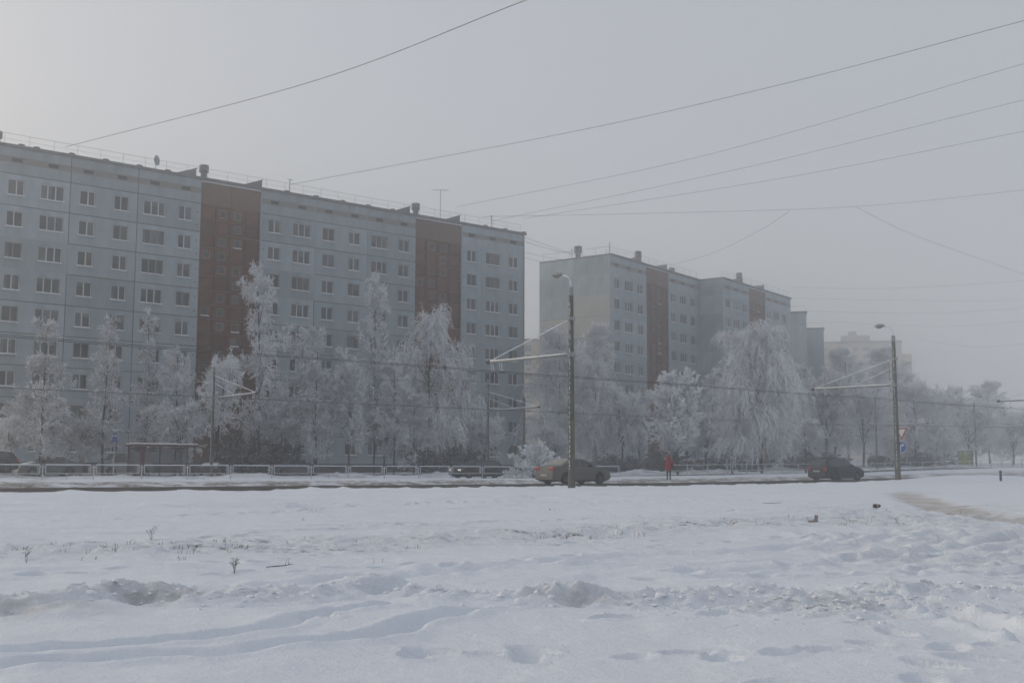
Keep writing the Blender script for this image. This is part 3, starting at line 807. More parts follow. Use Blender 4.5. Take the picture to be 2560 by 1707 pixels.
# ------------------------------------------------------------------ hoar-frosted trees
rng = np.random.default_rng(5)
def unit(v): return v / np.maximum(np.linalg.norm(v, axis=-1, keepdims=True), 1e-9)
def along(P, idx, f):
    K = P.shape[1]
    s = f * (K - 1); i = np.minimum(s.astype(int), K - 2); a = (s - i)[:, None]
    A = P[idx, i]; B = P[idx, i + 1]
    return A + (B - A) * a, unit(B - A)
def grow(P, m, f0, f1, length, ang, K, droop=0.0, wob=0.15, up=0.0, jit=0.35, fpow=1.0):
    """m children on every parent polyline; length(f, parent_index) -> metres"""
    n = len(P)
    idx = np.repeat(np.arange(n), m)
    f = f0 + (f1 - f0) * rng.random(n * m) ** fpow
    base, d = along(P, idx, f)
    r = unit(np.cross(d, rng.normal(size=d.shape)))
    a = np.radians(rng.uniform(*ang, n * m))[:, None]
    dr = unit(d * np.cos(a) + r * np.sin(a) + np.array([0, 0, up]))
    L = length(f, idx) * (1 + jit * rng.uniform(-1, 1, n * m))
    out_ = np.zeros((n * m, K, 3)); out_[:, 0] = base
    st = (L / (K - 1))[:, None]
    for k in range(1, K):
        out_[:, k] = out_[:, k - 1] + dr * st
        dr = unit(dr + np.array([0, 0, -droop]) * st + wob * rng.normal(size=dr.shape))
    return out_, L
def sweep(P, r0, r1):
    """three-sided tapered tubes along polylines -> verts, quads"""
    n, K, _ = P.shape
    r0 = np.broadcast_to(r0, (n,)); r1 = np.broadcast_to(r1, (n,))
    d = unit(P[:, -1] - P[:, 0])
    e1 = unit(np.cross(d, rng.normal(size=d.shape))); e2 = np.cross(d, e1)
    rad = r0[:, None] + (r1 - r0)[:, None] * np.linspace(0, 1, K)[None]
    V = np.zeros((n, K, 3, 3))
    for k in range(3):
        c, s = math.cos(2.0944 * k), math.sin(2.0944 * k)
        V[:, :, k] = P + (e1 * c + e2 * s)[:, None] * rad[:, :, None]
    i = np.arange(n * K * 3).reshape(n, K, 3)
    q = np.stack([np.stack([i[:, :-1, k], i[:, :-1, (k + 1) % 3], i[:, 1:, (k + 1) % 3], i[:, 1:, k]], -1) for k in range(3)], 2)
    return V.reshape(-1, 3), q.reshape(-1, 4)
def join(parts):
    V = []; Q_ = []; b = 0
    for v, q in parts:
        V.append(v); Q_.append(q + b); b += len(v)
    return np.concatenate(V), np.concatenate(Q_)

def frost_material(name, frost, bark, cover):
    """rime sits on twigs and on the upper side of limbs; bark shows beneath"""
    m = bpy.data.materials.new(name)
    m.use_nodes = True
    t = m.node_tree; N = t.nodes; L = t.links
    b = N['Principled BSDF']; b.inputs['Roughness'].default_value = .85; b.inputs['Specular IOR Level'].default_value = .2
    g = N.new('ShaderNodeNewGeometry'); sp = N.new('ShaderNodeSeparateXYZ'); L.new(g.outputs['Normal'], sp.inputs[0])
    co = N.new('ShaderNodeTexCoord'); nz = N.new('ShaderNodeTexNoise'); nz.inputs['Scale'].default_value = 1.4; nz.inputs['Detail'].default_value = 3
    L.new(co.outputs['Object'], nz.inputs['Vector'])
    ad = N.new('ShaderNodeMath'); ad.operation = 'MULTIPLY_ADD'; ad.inputs[1].default_value = 1.6; L.new(nz.outputs[0], ad.inputs[0]); L.new(sp.outputs['Z'], ad.inputs[2])
    r_ = N.new('ShaderNodeMapRange'); L.new(ad.outputs[0], r_.inputs[0])
    r_.inputs[1].default_value = .8 - cover; r_.inputs[2].default_value = 1.25 - cover
    x = N.new('ShaderNodeMixRGB'); x.inputs[1].default_value = (*bark, 1); x.inputs[2].default_value = (*frost, 1)
    L.new(r_.outputs[0], x.inputs[0]); L.new(x.outputs[0], b.inputs['Base Color'])
    return m
M['twig'] = frost_material('frosted_twigs', (0.90, 0.92, 0.95), (0.46, 0.47, 0.50), 0.80)
M['twig_dim'] = frost_material('lightly_frosted_twigs', (0.86, 0.885, 0.92), (0.22, 0.22, 0.23), 0.55)
M['bare'] = frost_material('bare_shrub_twigs', (0.34, 0.36, 0.38), (0.035, 0.036, 0.036), 0.05)
M['rime'] = frost_material('thick_rime', (0.90, 0.92, 0.95), (0.50, 0.50, 0.52), 0.95)
M['limb'] = frost_material('rimed_bark', (0.62, 0.65, 0.69), (0.045, 0.040, 0.038), -0.15)

def trunk_line(H, lean=0.03, K=9, s=1.0):
    z = np.linspace(0, H, K)
    x = np.cumsum(rng.normal(size=K) * lean * s); y = np.cumsum(rng.normal(size=K) * lean * s)
    return np.stack([x - x[0], y - y[0], z], -1)[None]
def tree_weeping(H=15.0, hw=4.2, n1=34, m=None, dense=1.0, top=.14, ex=.75):
    T = trunk_line(H, .07)
    l1, L1 = grow(T, n1, .10, .99, lambda f, i: hw * 1.15 * np.clip(1.18 - f, top, 1) ** ex, (30, 62), 7, droop=.16, wob=.10, up=.15)
    l2, L2 = grow(l1, 9, .2, 1.0, lambda f, i: .26 * L1[i] + .35, (25, 70), 5, droop=.35, wob=.14)
    s1, S1 = grow(l2, int(7 * dense), .1, 1.0, lambda f, i: .55 + .30 * L1[i // 9] ** .9, (10, 65), 6, droop=1.9, wob=.16, jit=.6)
    s2, S2 = grow(l1, int(10 * dense), .35, 1.0, lambda f, i: .6 + .32 * L1[i], (20, 75), 6, droop=1.8, wob=.16, jit=.6)
    st = np.concatenate([s1, s2]); Ls = np.concatenate([S1, S2])
    tw, _ = grow(st, 6, .05, 1.0, lambda f, i: .14 + .10 * Ls[i], (20, 55), 2, wob=.1)
    tw2, _ = grow(l2, 6, .1, 1.0, lambda f, i: .30 + 0 * f, (20, 60), 2, up=.3)
    trunk = join([sweep(T, .17 * H / 15, .03), sweep(l1, .022 + .009 * L1, .012)])
    crown = join([sweep(l2, .034, .022), sweep(st, .026, .014), sweep(tw, .021, .013), sweep(tw2, .026, .016)])
    return trunk, crown, m or M['twig']
def tree_young(H=11.5, hw=2.2, n1=46, m=None, ang=(48, 78), dense=1.0, low=.13):
    T = trunk_line(H, .05)
    l1, L1 = grow(T, n1, low, .985, lambda f, i: hw * (.22 + .95 * np.clip(1.02 - f, 0, 1) ** .7) * np.clip((f - low) * 8 + .5, .5, 1), ang, 6, droop=.02, wob=.13, up=.1)
    l2, L2 = grow(l1, 8, .15, 1.0, lambda f, i: .22 + .38 * L1[i] * (1.1 - f), (28, 60), 4, droop=.12, wob=.2)
    t1, T1 = grow(l2, int(7 * dense), .1, 1.0, lambda f, i: .16 + .38 * L2[i], (25, 60), 3, droop=.3, wob=.22)
    t2, T2 = grow(l1, int(12 * dense), .12, 1.0, lambda f, i: .26 + 0 * f, (30, 65), 3, droop=.2, wob=.2)
    tt = np.concatenate([t1, t2])
    t3, _ = grow(tt, 2, .3, 1.0, lambda f, i: .15 + 0 * f, (25, 55), 2)
    trunk = join([sweep(T, .12 * H / 11, .02), sweep(l1, .014 + .009 * L1, .010)])
    crown = join([sweep(l2, .030, .020), sweep(tt, .026, .016), sweep(t3, .022, .014)])
    return trunk, crown, m or M['twig_dim']
def tree_feather(H=15.0, hw=3.2, n1=38, dense=1.0, m=None):
    T = trunk_line(H, .07)
    l1, L1 = grow(T, n1, .12, .985, lambda f, i: hw * 1.25 * (.12 + np.clip(1.02 - f, 0, 1) ** .65) * np.clip((f - .12) * 6 + .45, .45, 1), (24, 52), 7, droop=.10, wob=.12, up=.12)
    l2, L2 = grow(l1, 9, .18, 1.0, lambda f, i: .30 + .30 * L1[i] * (1.15 - f), (25, 60), 5, droop=.45, wob=.16)
    t1, T1 = grow(l2, int(8 * dense), .1, 1.0, lambda f, i: .22 + .40 * L2[i], (20, 55), 4, droop=1.2, wob=.16)
    t2, T2 = grow(l1, int(13 * dense), .15, 1.0, lambda f, i: .35 + 0 * f, (25, 60), 3, droop=.8, wob=.18)
    t3, _ = grow(t1, 2, .2, 1.0, lambda f, i: .14 + 0 * f, (25, 55), 2)
    trunk = join([sweep(T, .15 * H / 15, .03), sweep(l1, .018 + .009 * L1, .014)])
    crown = join([sweep(l2, .032, .022), sweep(t1, .030, .017), sweep(t2, .028, .017), sweep(t3, .022, .015)])
    return trunk, crown, m or M['twig']
def tree_broad(H=9.5, hw=4.0, m=None, dense=1.0):
    T = trunk_line(H * .55, .06, 5)
    l0, L0 = grow(T, 9, .25, 1.0, lambda f, i: H * .52 + 0 * f, (18, 52), 7, droop=-.02, wob=.09, up=.35, jit=.2)
    l0 = np.concatenate([l0])
    l1, L1 = grow(l0, 9, .15, 1.0, lambda f, i: hw * .55 * (1.15 - .7 * f), (30, 65), 6, droop=.05, wob=.14)
    l2, L2 = grow(l1, 7, .15, 1.0, lambda f, i: .25 + .42 * L1[i], (25, 60), 4, droop=.12, wob=.2)
    t1, T1 = grow(l2, int(8 * dense), .1, 1.0, lambda f, i: .14 + .32 * L2[i], (25, 60), 3, droop=.35, wob=.2)
    t3, _ = grow(t1, 2, .3, 1.0, lambda f, i: .15 + 0 * f, (25, 55), 2)
    trunk = join([sweep(T, .17, .10), sweep(l0, .075, .02), sweep(l1, .026, .010)])
    crown = join([sweep(l2, .036, .024), sweep(t1, .030, .018), sweep(t3, .026, .016)])
    return trunk, crown, m or M['twig_dim']
def tree_spiky(H=9.6, hw=3.8):
    T = trunk_line(H * .9, .05)
    l1, L1 = grow(T, 74, .14, .97, lambda f, i: hw * (.30 + .85 * np.clip(1.0 - f, 0, 1) ** .7), (40, 66), 7, droop=-.10, wob=.07, up=.12)
    l2, L2 = grow(l1, 10, .12, 1.0, lambda f, i: .45 + .30 * L1[i] * (1.1 - f), (25, 55), 4, droop=-.25, wob=.10)
    t1, T1 = grow(l2, 11, .08, 1.0, lambda f, i: .18 + .16 * L2[i], (35, 70), 2, up=.25)
    t2, T2 = grow(l1, 22, .15, 1.0, lambda f, i: .26 + 0 * f, (35, 70), 2, up=.3)
    trunk = join([sweep(T, .15, .03), sweep(l1, .02 + .006 * L1, .016)])
    crown = join([sweep(l2, .050, .034), sweep(t1, .042, .028), sweep(t2, .042, .028)])
    return trunk, crown, M['rime']
def tree_bush(H=2.9, hw=1.8):
    a = rng.uniform(0, 6.28, 26); el = rng.uniform(.5, 1.35, 26)
    P0 = np.zeros((26, 6, 3)); d = np.stack([np.cos(a) * np.cos(el), np.sin(a) * np.cos(el), np.sin(el)], -1)
    for k in range(1, 6):
        P0[:, k] = P0[:, k - 1] + d * (H / 5 * (.7 + .3 * np.sin(el)))[:, None]; d = unit(d + .16 * rng.normal(size=d.shape))
    l2, L2 = grow(P0, 18, .15, 1.0, lambda f, i: .55 - .2 * f, (25, 60), 4, droop=.0, wob=.18)
    t1, _ = grow(l2, 10, .1, 1.0, lambda f, i: .18 + 0 * f, (30, 65), 2)
    trunk = sweep(P0, .028, .016)
    crown = join([sweep(l2, .045, .035), sweep(t1, .040, .028)])
    return trunk, crown, M['rime']
PROTO = {}
def proto(key, fn, H, hw):
    tr, cr, m = fn
    PROTO[key] = (np_mesh('trunk', tr[0], tr[1], M['limb'], True), np_mesh('crown', cr[0], cr[1], m, True), H, hw)
proto('wa', tree_weeping(15, 4.2), 15, 3.9)
proto('wb', tree_weeping(15, 3.2, 36), 15, 3.3)
proto('wc', tree_weeping(15, 5.0, 48, None, 1.35, .36, .55), 15, 4.9)
proto('fa', tree_feather(15, 3.2), 15, 3.3)
proto('fb', tree_feather(15, 3.8, 34, .9), 15, 3.9)
proto('ya', tree_young(11.5, 2.2), 11.5, 2.3)
proto('yb', tree_young(11.5, 2.0, 40, None, (40, 70), .8), 11.5, 2.1)
proto('yc', tree_young(11.5, 2.7, 54, M['twig'], (45, 80), 1.0, .10), 11.5, 2.8)
proto('ba', tree_broad(9.5, 4.0, None, 1.1), 9.5, 4.2)
proto('bb', tree_broad(9.5, 3.4, M['twig'], .9), 9.5, 3.8)
proto('sp', tree_spiky(), 9.6, 3.9)
proto('bu', tree_bush(), 2.9, 1.9)
tb_ = tree_bush(); proto('bd', (tb_[0], tb_[1], M['bare']), 2.9, 1.9)
def tree(name, key, x, y, H, hw, label, cat='tree', rz=None, group=None, z=None):
    trm, crm, H0, w0 = PROTO[key]
    o = empty(name, (x, y, (gz(x, y) if z is None else z) - .06), rng.uniform(0, 6.28) if rz is None else rz)
    o.scale = (hw / w0, hw / w0, H / H0)
    tag(o, label, cat, group)
    link('trunk', trm, o); link('crown', crm, o)
    return o
GA = 'frosted trees in front of the long block'
GB = 'frosted trees along the street at the right'
for a in [
    ('young_tree', 'ya', -34.5, 84.4, 11.3, 2.4, 'slim frosted young tree with dark trunk, leftmost in front of the long block', GA),
    ('young_tree', 'yb', -31.6, 89.4, 11.8, 2.1, 'slim frosted young tree just left of the bus shelter', GA),
    ('young_tree', 'yb', -31.3, 98.5, 13.6, 1.9, 'faint thin frosted tree rising behind the bus shelter roof', GA),
    ('young_tree', 'yc', -28.1, 96.2, 10.6, 2.3, 'dense white frosted tree behind the right half of the bus shelter', GA),
    ('broad_tree', 'bb', -24.6, 96.6, 10.8, 2.3, 'bushy frosted tree behind the trolley pole right of the shelter', GA),
    ('birch_tree', 'fa', -22.2, 101.0, 18.2, 3.1, 'tallest white frosted birch in front of the first brown stair bay', GA),
    ('birch_tree', 'fb', -19.6, 106.5, 12.6, 3.2, 'lower feathery frosted birch just right of the tallest birch', GA),
    ('young_tree', 'ya', -17.1, 100.1, 12.6, 2.1, 'slender frosted tree with tall bare trunk right of the tallest birch', GA),
    ('broad_tree', 'ba', -14.2, 101.1, 9.8, 2.5, 'dark limbed frosted tree left of the faint tall birch', GA),
    ('birch_tree', 'fa', -13.4, 112.5, 19.2, 2.6, 'faint tall birch against the white wall left of the second brown bay', GA),
    ('young_tree', 'yc', -10.6, 104.1, 10.3, 2.4, 'bushy frosted tree between the faint birch and the drooping birch', GA),
    ('birch_tree', 'wa', -7.9, 108.9, 15.2, 3.6, 'dense drooping white birch covering the second brown stair bay', GA),
    ('birch_tree', 'fb', -4.9, 111.5, 10.8, 3.0, 'lower frosted birch at the right of the dense drooping birch', GA),
    ('broad_tree', 'bb', -38.0, 88.0, 5.6, 2.4, 'low frosted tree at the left edge of the picture', GA),
    ('broad_tree', 'ba', -33.0, 88.5, 4.6, 2.6, 'low spreading frosted tree right of the leftmost slim tree', GA),
    ('broad_tree', 'ba', -20.3, 100.5, 5.6, 2.6, 'low frosted tree below the tallest birch', GA),
    ('broad_tree', 'ba', -11.8, 107.5, 6.2, 3.2, 'low dark twigged tree below the faint tall birch', GA),
    ('frosted_bush', 'bu', 1.8, 94.6, 3.0, 1.9, 'small thickly frosted bush by the railing left of the beige car', None),
    ('birch_tree', 'wb', 5.6, 135.0, 16.3, 3.8, 'tall drooping frosted tree just left of the tall lamp post', GB),
    ('young_tree', 'yc', 10.4, 146.0, 18.5, 4.0, 'tall brownish frosted tree just right of the tall lamp post', GB),
    ('birch_tree', 'wa', 9.6, 131.0, 12.5, 3.4, 'drooping frosted tree behind the tall lamp post', GB),
    ('broad_tree', 'bb', 12.3, 128.5, 10.2, 3.2, 'bushy frosted tree between the lamp post and the spiky white tree', GB),
    ('broad_tree', 'ba', 14.6, 132.4, 8.0, 2.6, 'low frosted tree just left of the spiky white tree', GB),
    ('broad_tree', 'bb', 4.4, 119.0, 5.0, 2.8, 'low frosted tree above the boot of the beige car', GB),
    ('ornamental_tree', 'sp', 15.6, 108.6, 9.7, 3.7, 'spiky thickly frosted white tree behind the person in red', GB),
    ('birch_tree', 'fa', 25.4, 146.0, 12.6, 3.2, 'pointed frosted tree between the spiky tree and the big weeping birch', GB),
    ('birch_tree', 'wc', 25.4, 117.2, 13.3, 4.9, 'big weeping white birch beside the railing, left of the dark estate car', GB),
    ('birch_tree', 'fb', 23.2, 121.5, 10.5, 2.8, 'lower frosted birch overlapping the left side of the big weeping birch', GB),
    ('broad_tree', 'bb', 22.0, 131.0, 7.0, 4.0, 'low frosted tree right of the spiky tree', GB),
    ('broad_tree', 'ba', 40.8, 149.0, 11.6, 4.8, 'broad dark limbed frosted tree above the dark estate car', GB),
    ('broad_tree', 'bb', 50.0, 164.0, 13.6, 4.9, 'broad frosted tree left of the sign post', GB),
    ('birch_tree', 'wa', 53.0, 151.0, 10.6, 4.6, 'frosted weeping tree just right of the sign post', GB),
    ('broad_tree', 'bb', 71.4, 194.0, 15.0, 7.0, 'wide hazy frosted tree right of the sign post, behind the weeping one', GB),
    ('young_tree', 'yc', 72.0, 218.0, 22.0, 6.6, 'tall hazy tree in front of the ochre tower', GB),
    ('young_tree', 'yc', 66.0, 226.0, 22.5, 6.0, 'tall hazy tree at the left foot of the ochre tower', GB),
    ('broad_tree', 'bb', 48.4, 193.0, 15.2, 4.8, 'hazy tree below the bluish end wall', GB),
    ('broad_tree', 'bb', 71.5, 180.5, 11.6, 5.0, 'hazy frosted tree left of the yellow stop board', GB),
    ('young_tree', 'yc', 97.0, 234.0, 16.6, 5.4, 'tall hazy tree above the yellow stop board', GB),
    ('broad_tree', 'bb', 80.0, 184.0, 9.8, 4.4, 'frosted tree at the right edge of the picture', GB),
    ('broad_tree', 'bb', 60.5, 172.0, 8.5, 4.6, 'low frosted tree midway between the sign post and the yellow stop board', GB),
    ('broad_tree', 'bb', 45.0, 160.5, 8.4, 4.0, 'low frosted tree behind the right end of the dark estate car', GB),
    ('birch_tree', 'fb', 34.5, 168.0, 15.0, 4.6, 'hazy tree behind the big weeping birch', GB),
    ('broad_tree', 'bb', 32.6, 128.0, 6.4, 3.2, 'low frosted tree at the right foot of the big weeping birch', GB),
    ('broad_tree', 'bb', 84.5, 226.0, 13.0, 7.0, 'broad hazy tree mass left of the tallest tree at the right edge', GB),
    ('broad_tree', 'bb', -27.2, 95.0, 6.4, 2.6, 'low frosted tree between the bus shelter and the trolley pole', GA),
    ('broad_tree', 'bb', -17.6, 104.0, 7.2, 2.9, 'low bushy frosted tree at the foot of the slender tall trunk', GA),
    ('young_tree', 'yc', -8.9, 105.2, 7.4, 2.3, 'short frosted tree in front of the dense drooping birch', GA),
    ('broad_tree', 'bb', -2.6, 112.0, 6.0, 2.6, 'low frosted tree near the right end of the long block', GA),
    ('broad_tree', 'bb', -36.5, 91.0, 6.5, 2.3, 'low frosted tree behind the leftmost slim tree', GA),
    ('bare_shrub', 'bd', -22.8, 98.4, 3.6, 2.3, 'dark bare shrub below the tallest birch, right of the trolley pole', None),
    ('bare_shrub', 'bd', -19.9, 100.2, 3.0, 2.0, 'dark bare shrub right of the one by the trolley pole', None),
    ('bare_shrub', 'bd', -7.4, 106.2, 2.6, 2.6, 'dark bare shrub under the dense drooping birch', None),
    ('bare_shrub', 'bd', -5.0, 108.6, 2.6, 2.6, 'dark bare shrub under the lower birch beside the dense drooping one', None),
    ('bare_shrub', 'bd', 11.2, 121.0, 1.9, 3.0, 'dark bare shrub above the bonnet of the beige car', None),
    ('bare_shrub', 'bd', 17.6, 128.0, 2.2, 3.4, 'dark bare shrub behind the person in red', None),
    ('bare_shrub', 'bd', 26.8, 133.0, 2.2, 3.6, 'dark bare shrub behind the trunk of the big weeping birch', None),
    ('bare_shrub', 'bd', 36.8, 140.0, 2.2, 3.8, 'dark bare shrub left of the dark estate car, beyond the railing', None),
    ('bare_shrub', 'bd', 57.5, 160.0, 2.2, 4.0, 'dark bare shrub beyond the railing right of the sign post', None),
    ('birch_tree', 'fb', 5.8, 168.0, 12.0, 4.0, 'hazy tree in the gap between the two nearest blocks', GB),
]:
    nm, key, x, y, H, hw, lab, grp = a
    tree(nm, key, x, y, H, hw, lab, 'bush' if nm in ('frosted_bush', 'bare_shrub') else 'tree', None, grp)

# the far belt of trees at the right reads as one pale mass
belt_tr = []; belt_cr = []
rb = random.Random(17)
lite = [tree_broad(9.5, 4.2, None, .45)[1] for k in range(2)]
for k in range(22):
    f = k / 21
    x = 52 + 66 * f + rb.uniform(-2, 2); y = 212 + 34 * f + rb.uniform(-9, 9)
    sz = rb.uniform(1.15, 1.65) * (1.25 if f < .45 else 1.0)
    V, Qd = lite[k % 2]
    a = rb.uniform(0, 6.28); c, s_ = math.cos(a), math.sin(a)
    V2 = np.stack([(V[:, 0] * c - V[:, 1] * s_) * 1.5, (V[:, 0] * s_ + V[:, 1] * c) * 1.5, (V[:, 2] - 2.2) * sz], -1) + np.array([x, y, float(G0(x, y))])
    belt_cr.append((V2, Qd))
bv, bq = join(belt_cr)
belt = link('far_tree_belt', np_mesh('far_tree_belt', bv, bq, M['twig']))
tag(belt, 'hazy frosted tree belt far away at the right', 'trees', kind='stuff')
# ------------------------------------------------------------------ railing along the median
def fence_z(t): 
    x, y = W(t, 70.0); return float(G0(x, y)) - .02
def fence_left():
    o = empty('railing', (*W(19.1, 70.0), fence_z(40)), STREET)
    tag(o, 'galvanised railing of framed panels left of the gap where the person crosses', 'railing')
    z0 = o.location.z
    post = MB().tube([(0, 0, -.1), (0, 0, .95)], .036, 7).mesh('post', M['galv'])
    pan = MB(); L_ = 2.99
    a, b, lo, hi = .17, L_ - .17, .40, .91
    for pts in ([(a, 0, hi), (b, 0, hi)], [(a, 0, lo), (b, 0, lo)], [(a, 0, lo), (a, 0, hi)], [(b, 0, lo), (b, 0, hi)], [(0, 0, hi - .12), (a, 0, hi - .12)], [(b, 0, hi - .12), (L_, 0, hi - .12)]):
        pan.tube(pts, .026, 6)
    pan.tube([(b - .1, .0, lo), (b - .1, 0, hi)], .018, 5)
    pm_ = pan.mesh('panel_frame', M['galv'])
    sn = MB().box(a, b, -.018, .018, hi + .012, hi + .045).mesh('snow_strip', M['roof_snow'])
    for k in range(-2, 18):
        t = 19.15 + 2.99 * k
        dz = fence_z(t) - z0
        link('post', post, o, (2.99 * k, 0, dz))
        if k < 17:
            q = link('panel_frame', pm_, o, (2.99 * k, 0, dz + .004 * (k % 3)))
            link('snow_strip', sn, q)
            if k % 3 == 1: link('leg', MB().tube([(0, 0, -.1), (0, 0, .40)], .02, 5).mesh('leg', M['galv']), o, (2.99 * k + 1.1 + .3 * (k % 2), 0, dz))
    return o
fence_left()
def fence_right():
    z0 = fence_z(76)
    o = empty('railing', (*W(75.6, 70.0), z0), STREET)
    tag(o, 'long two-rail galvanised railing running away to the right from the person in red', 'railing')
    post = MB().box(-.035, .035, -.035, .035, -.15, 1.02).mesh('post', M['galv'])
    ts = list(np.arange(75.6, 90, 2.78)) + list(np.arange(92.2, 172, 2.52))
    for i, t in enumerate(ts):
        link('post', post, o, (t - 75.6, 0, fence_z(t) - z0))
        if i + 1 < len(ts):
            t2 = ts[i + 1]; za, zb = fence_z(t) - z0, fence_z(t2) - z0
            for h, nm in ((.98, 'rail'), (.46, 'rail')):
                link(nm, MB().tube([(.0, 0, za + h), (t2 - t, 0, zb + h)], .032, 6).mesh('rail', M['galv']), o, (t - 75.6, 0, 0))
fence_right()
b = MB().box(-.19, .19, -.02, .02, 0, .62)
b.box(-.03, .03, .02, .06, -.4, .5)
nb = b.build('notice_plate', M['trim'], None, (*W(69.9, 69.92), fence_z(69.9) + .95), STREET - .5)
tag(nb, 'small dark plate fixed to the last railing post left of the person in red', 'sign')

# ------------------------------------------------------------------ trolley poles and wires
def lamp_head(parent, base, d, name='lamp'):
    """a cobra lamp on a bent bracket; d = +1 toward +y, -1 toward -y (local)"""
    pts = [(base[0], base[1], base[2]), (base[0], base[1] + .02 * d, base[2] + .30), (base[0], base[1] + .16 * d, base[2] + .52), (base[0], base[1] + .42 * d, base[2] + .66), (base[0], base[1] + .62 * d, base[2] + .70)]
    br = MB().tube(pts, .034, 7).build('bracket', M['frost'], parent, smooth=True)
    n = 10; rings = []
    L_ = .78
    secs = [(0, .05, .05, 0), (.06, .10, .09, .0), (.2, .15, .13, .01), (.42, .18, .15, .0), (.62, .14, .10, -.02), (.75, .06, .04, -.03), (.78, .01, .01, -.03)]
    vs = []; fs = []
    for (s, wx, hz, off) in secs:
        for k in range(n):
            a = 2 * math.pi * k / n
            vs.append((base[0] + wx * math.cos(a), base[1] + (.60 + s) * d, base[2] + .72 + off + .08 * s + hz * math.sin(a) * (1.0 if math.sin(a) > 0 else .6)))
    for i in range(len(secs) - 1):
        for k in range(n): fs.append((i * n + k, i * n + (k + 1) % n, (i + 1) * n + (k + 1) % n, (i + 1) * n + k))
    h = MB().add(vs, fs).build('lamp_head', M['lamp_shell'], br, smooth=True)
    l = MB()
    l.add([(base[0] + .12 * math.cos(2 * math.pi * k / n), base[1] + (1.0 + .22 * math.sin(2 * math.pi * k / n)) * d, base[2] + .655) for k in range(n)] + [(base[0] + .07 * math.cos(2 * math.pi * k / n), base[1] + (1.0 + .13 * math.sin(2 * math.pi * k / n)) * d, base[2] + .60) for k in range(n)],
          [(k, (k + 1) % n, n + (k + 1) % n, n + k) for k in range(n)] + [tuple(range(n, 2 * n))])
    l.build('lamp_lens', M['lens'], br)
M['lamp_shell'] = mat('lamp_shell', (0.20, 0.21, 0.20), 0.5, (0.32, 0.33, 0.34), 6, .8)
M['lens'] = mat('lamp_lens', (0.32, 0.33, 0.26), 0.2)
def trolley_pole(x, y, zg, ztop, arm, za, d, label, r0=.17, r1=.095, lamp=True, stays=1, group='trolley poles', hang=True):
    o = empty('trolley_pole', (x, y, zg), STREET)
    tag(o, label, 'pole', group)
    H = ztop - zg
    sh = MB().tube([(0, 0, -.5), (0, 0, .1), (0, 0, H * .5), (0, 0, H)], [r0, r0, (r0 + r1) / 2, r1], 14).build('shaft', M['concrete'], o, smooth=True)
    MB().lathe([(r1 * 1.08, H - .35), (r1 * 1.08, H + .02), (r1 * .5, H + .05)], 12).build('cap', M['lamp_shell'], sh)
    frost = MB()
    for k in range(40):                       # rime clinging to the windward side of the shaft
        z = .8 + (H - 1.5) * ((k * .618) % 1)
        rr = r0 + (r1 - r0) * z / H
        a = math.pi * 1.08 + .12 * math.sin(k * 7.1)
        cx, cy_ = rr * math.cos(a), rr * math.sin(a)
        frost.box(cx - .012, cx + .012, cy_ - .012, cy_ + .012, z, z + .06 + .12 * ((k * .37) % 1))
    frost.build('frost_flecks', M['frost'], sh)
    if lamp: lamp_head(o, (0, 0, H), d)
    z = za - zg
    A = MB().tube([(0, r0 * .8 * d, z), (0, arm * .5 * d, z + .02), (0, arm * d, z + .06)], .055, 8).build('arm', M['lamp_shell'], o, smooth=True)
    sb = MB()
    pts = [(0, arm * (.03 + .94 * k / 8) * d, z + .055 + .06 * k / 8) for k in range(9)]
    sb.tube(pts, [.035 + .012 * ((k * .7) % 1) for k in range(9)], 6)
    sb.build('snow_strip', M['roof_snow'], A, smooth=True)
    MB().tube([(0, arm * d - .12 * d, z + .06), (0, arm * d + .1 * d, z + .06)], .085, 8).build('end_clamp', M['trim'], A)
    MB().tube([(0, .02 * d, z + 1.7), (0, arm * .97 * d, z + .13)], .026, 6).build('stay', M['frost'], o)
    if stays > 1: MB().tube([(0, .02 * d, z + 1.15), (0, arm * .52 * d, z + .09)], .022, 6).build('stay', M['frost'], o)
    MB().lathe([(r0 * 1.12, z + 1.62), (r0 * 1.12, z + 1.78)], 12).build('collar', M['lamp_shell'], sh)
    MB().lathe([(r0 * 1.12, z - .1), (r0 * 1.12, z + .1)], 12).build('collar', M['lamp_shell'], sh)
    if hang:
        for q in (arm - .28, arm - .95):
            for e in (-.07, .07):
                MB().tube([(e, q * d, z + .02), (e + .12, (q + .02) * d, z - .46)], .016, 5).build('hanger', M['frost'], o)
            MB().box(-.02, .30, (q - .02) * d if d > 0 else (q + .02) * d, (q + .03) * d if d > 0 else (q - .03) * d, z - .50, z - .455).build('wire_clip', M['trim'], o)
    return o
trolley_pole(2.80, 54.0, .80, 10.15, 6.3, 6.98, 1, 'tall lamp post with trolley arm in front of the beige car', .175, .10)
p2x, p2y = 24.73, 74.0
trolley_pole(p2x, p2y, gz(p2x, p2y) - .05, 10.22, 6.3, 7.04, 1, 'lamp post with trolley arm carrying the two road signs', .185, .11, stays=2)
p3x, p3y = W(89.6, 40.2)
trolley_pole(p3x, p3y, gz(p3x, p3y) - .05, 10.4, 6.3, 7.1, 1, 'trolley arm reaching in from the right edge of the picture')
for t, zt, za, lp, lab, pp in ((37.3, 9.05, 6.75, False, 'slim trolley pole with arm to the right of the bus shelter', 79.9), (63.35, 9.45, 6.72, False, 'slim trolley pole in front of the right end of the long block', 79.9),
                        (123.8, 10.6, 7.0, False, 'bare trolley pole just left of the sign post', 79.9), (147.3, 10.7, 7.35, True, 'hazy trolley pole with small lamp by the yellow stop board', 79.9)):
    x, y = W(t, pp)
    trolley_pole(x, y, gz(x, y) - .1, zt, 6.9, za, -1, lab, .13, .085, lamp=lp, stays=2, hang=False)
x, y = W(89, 95.0)
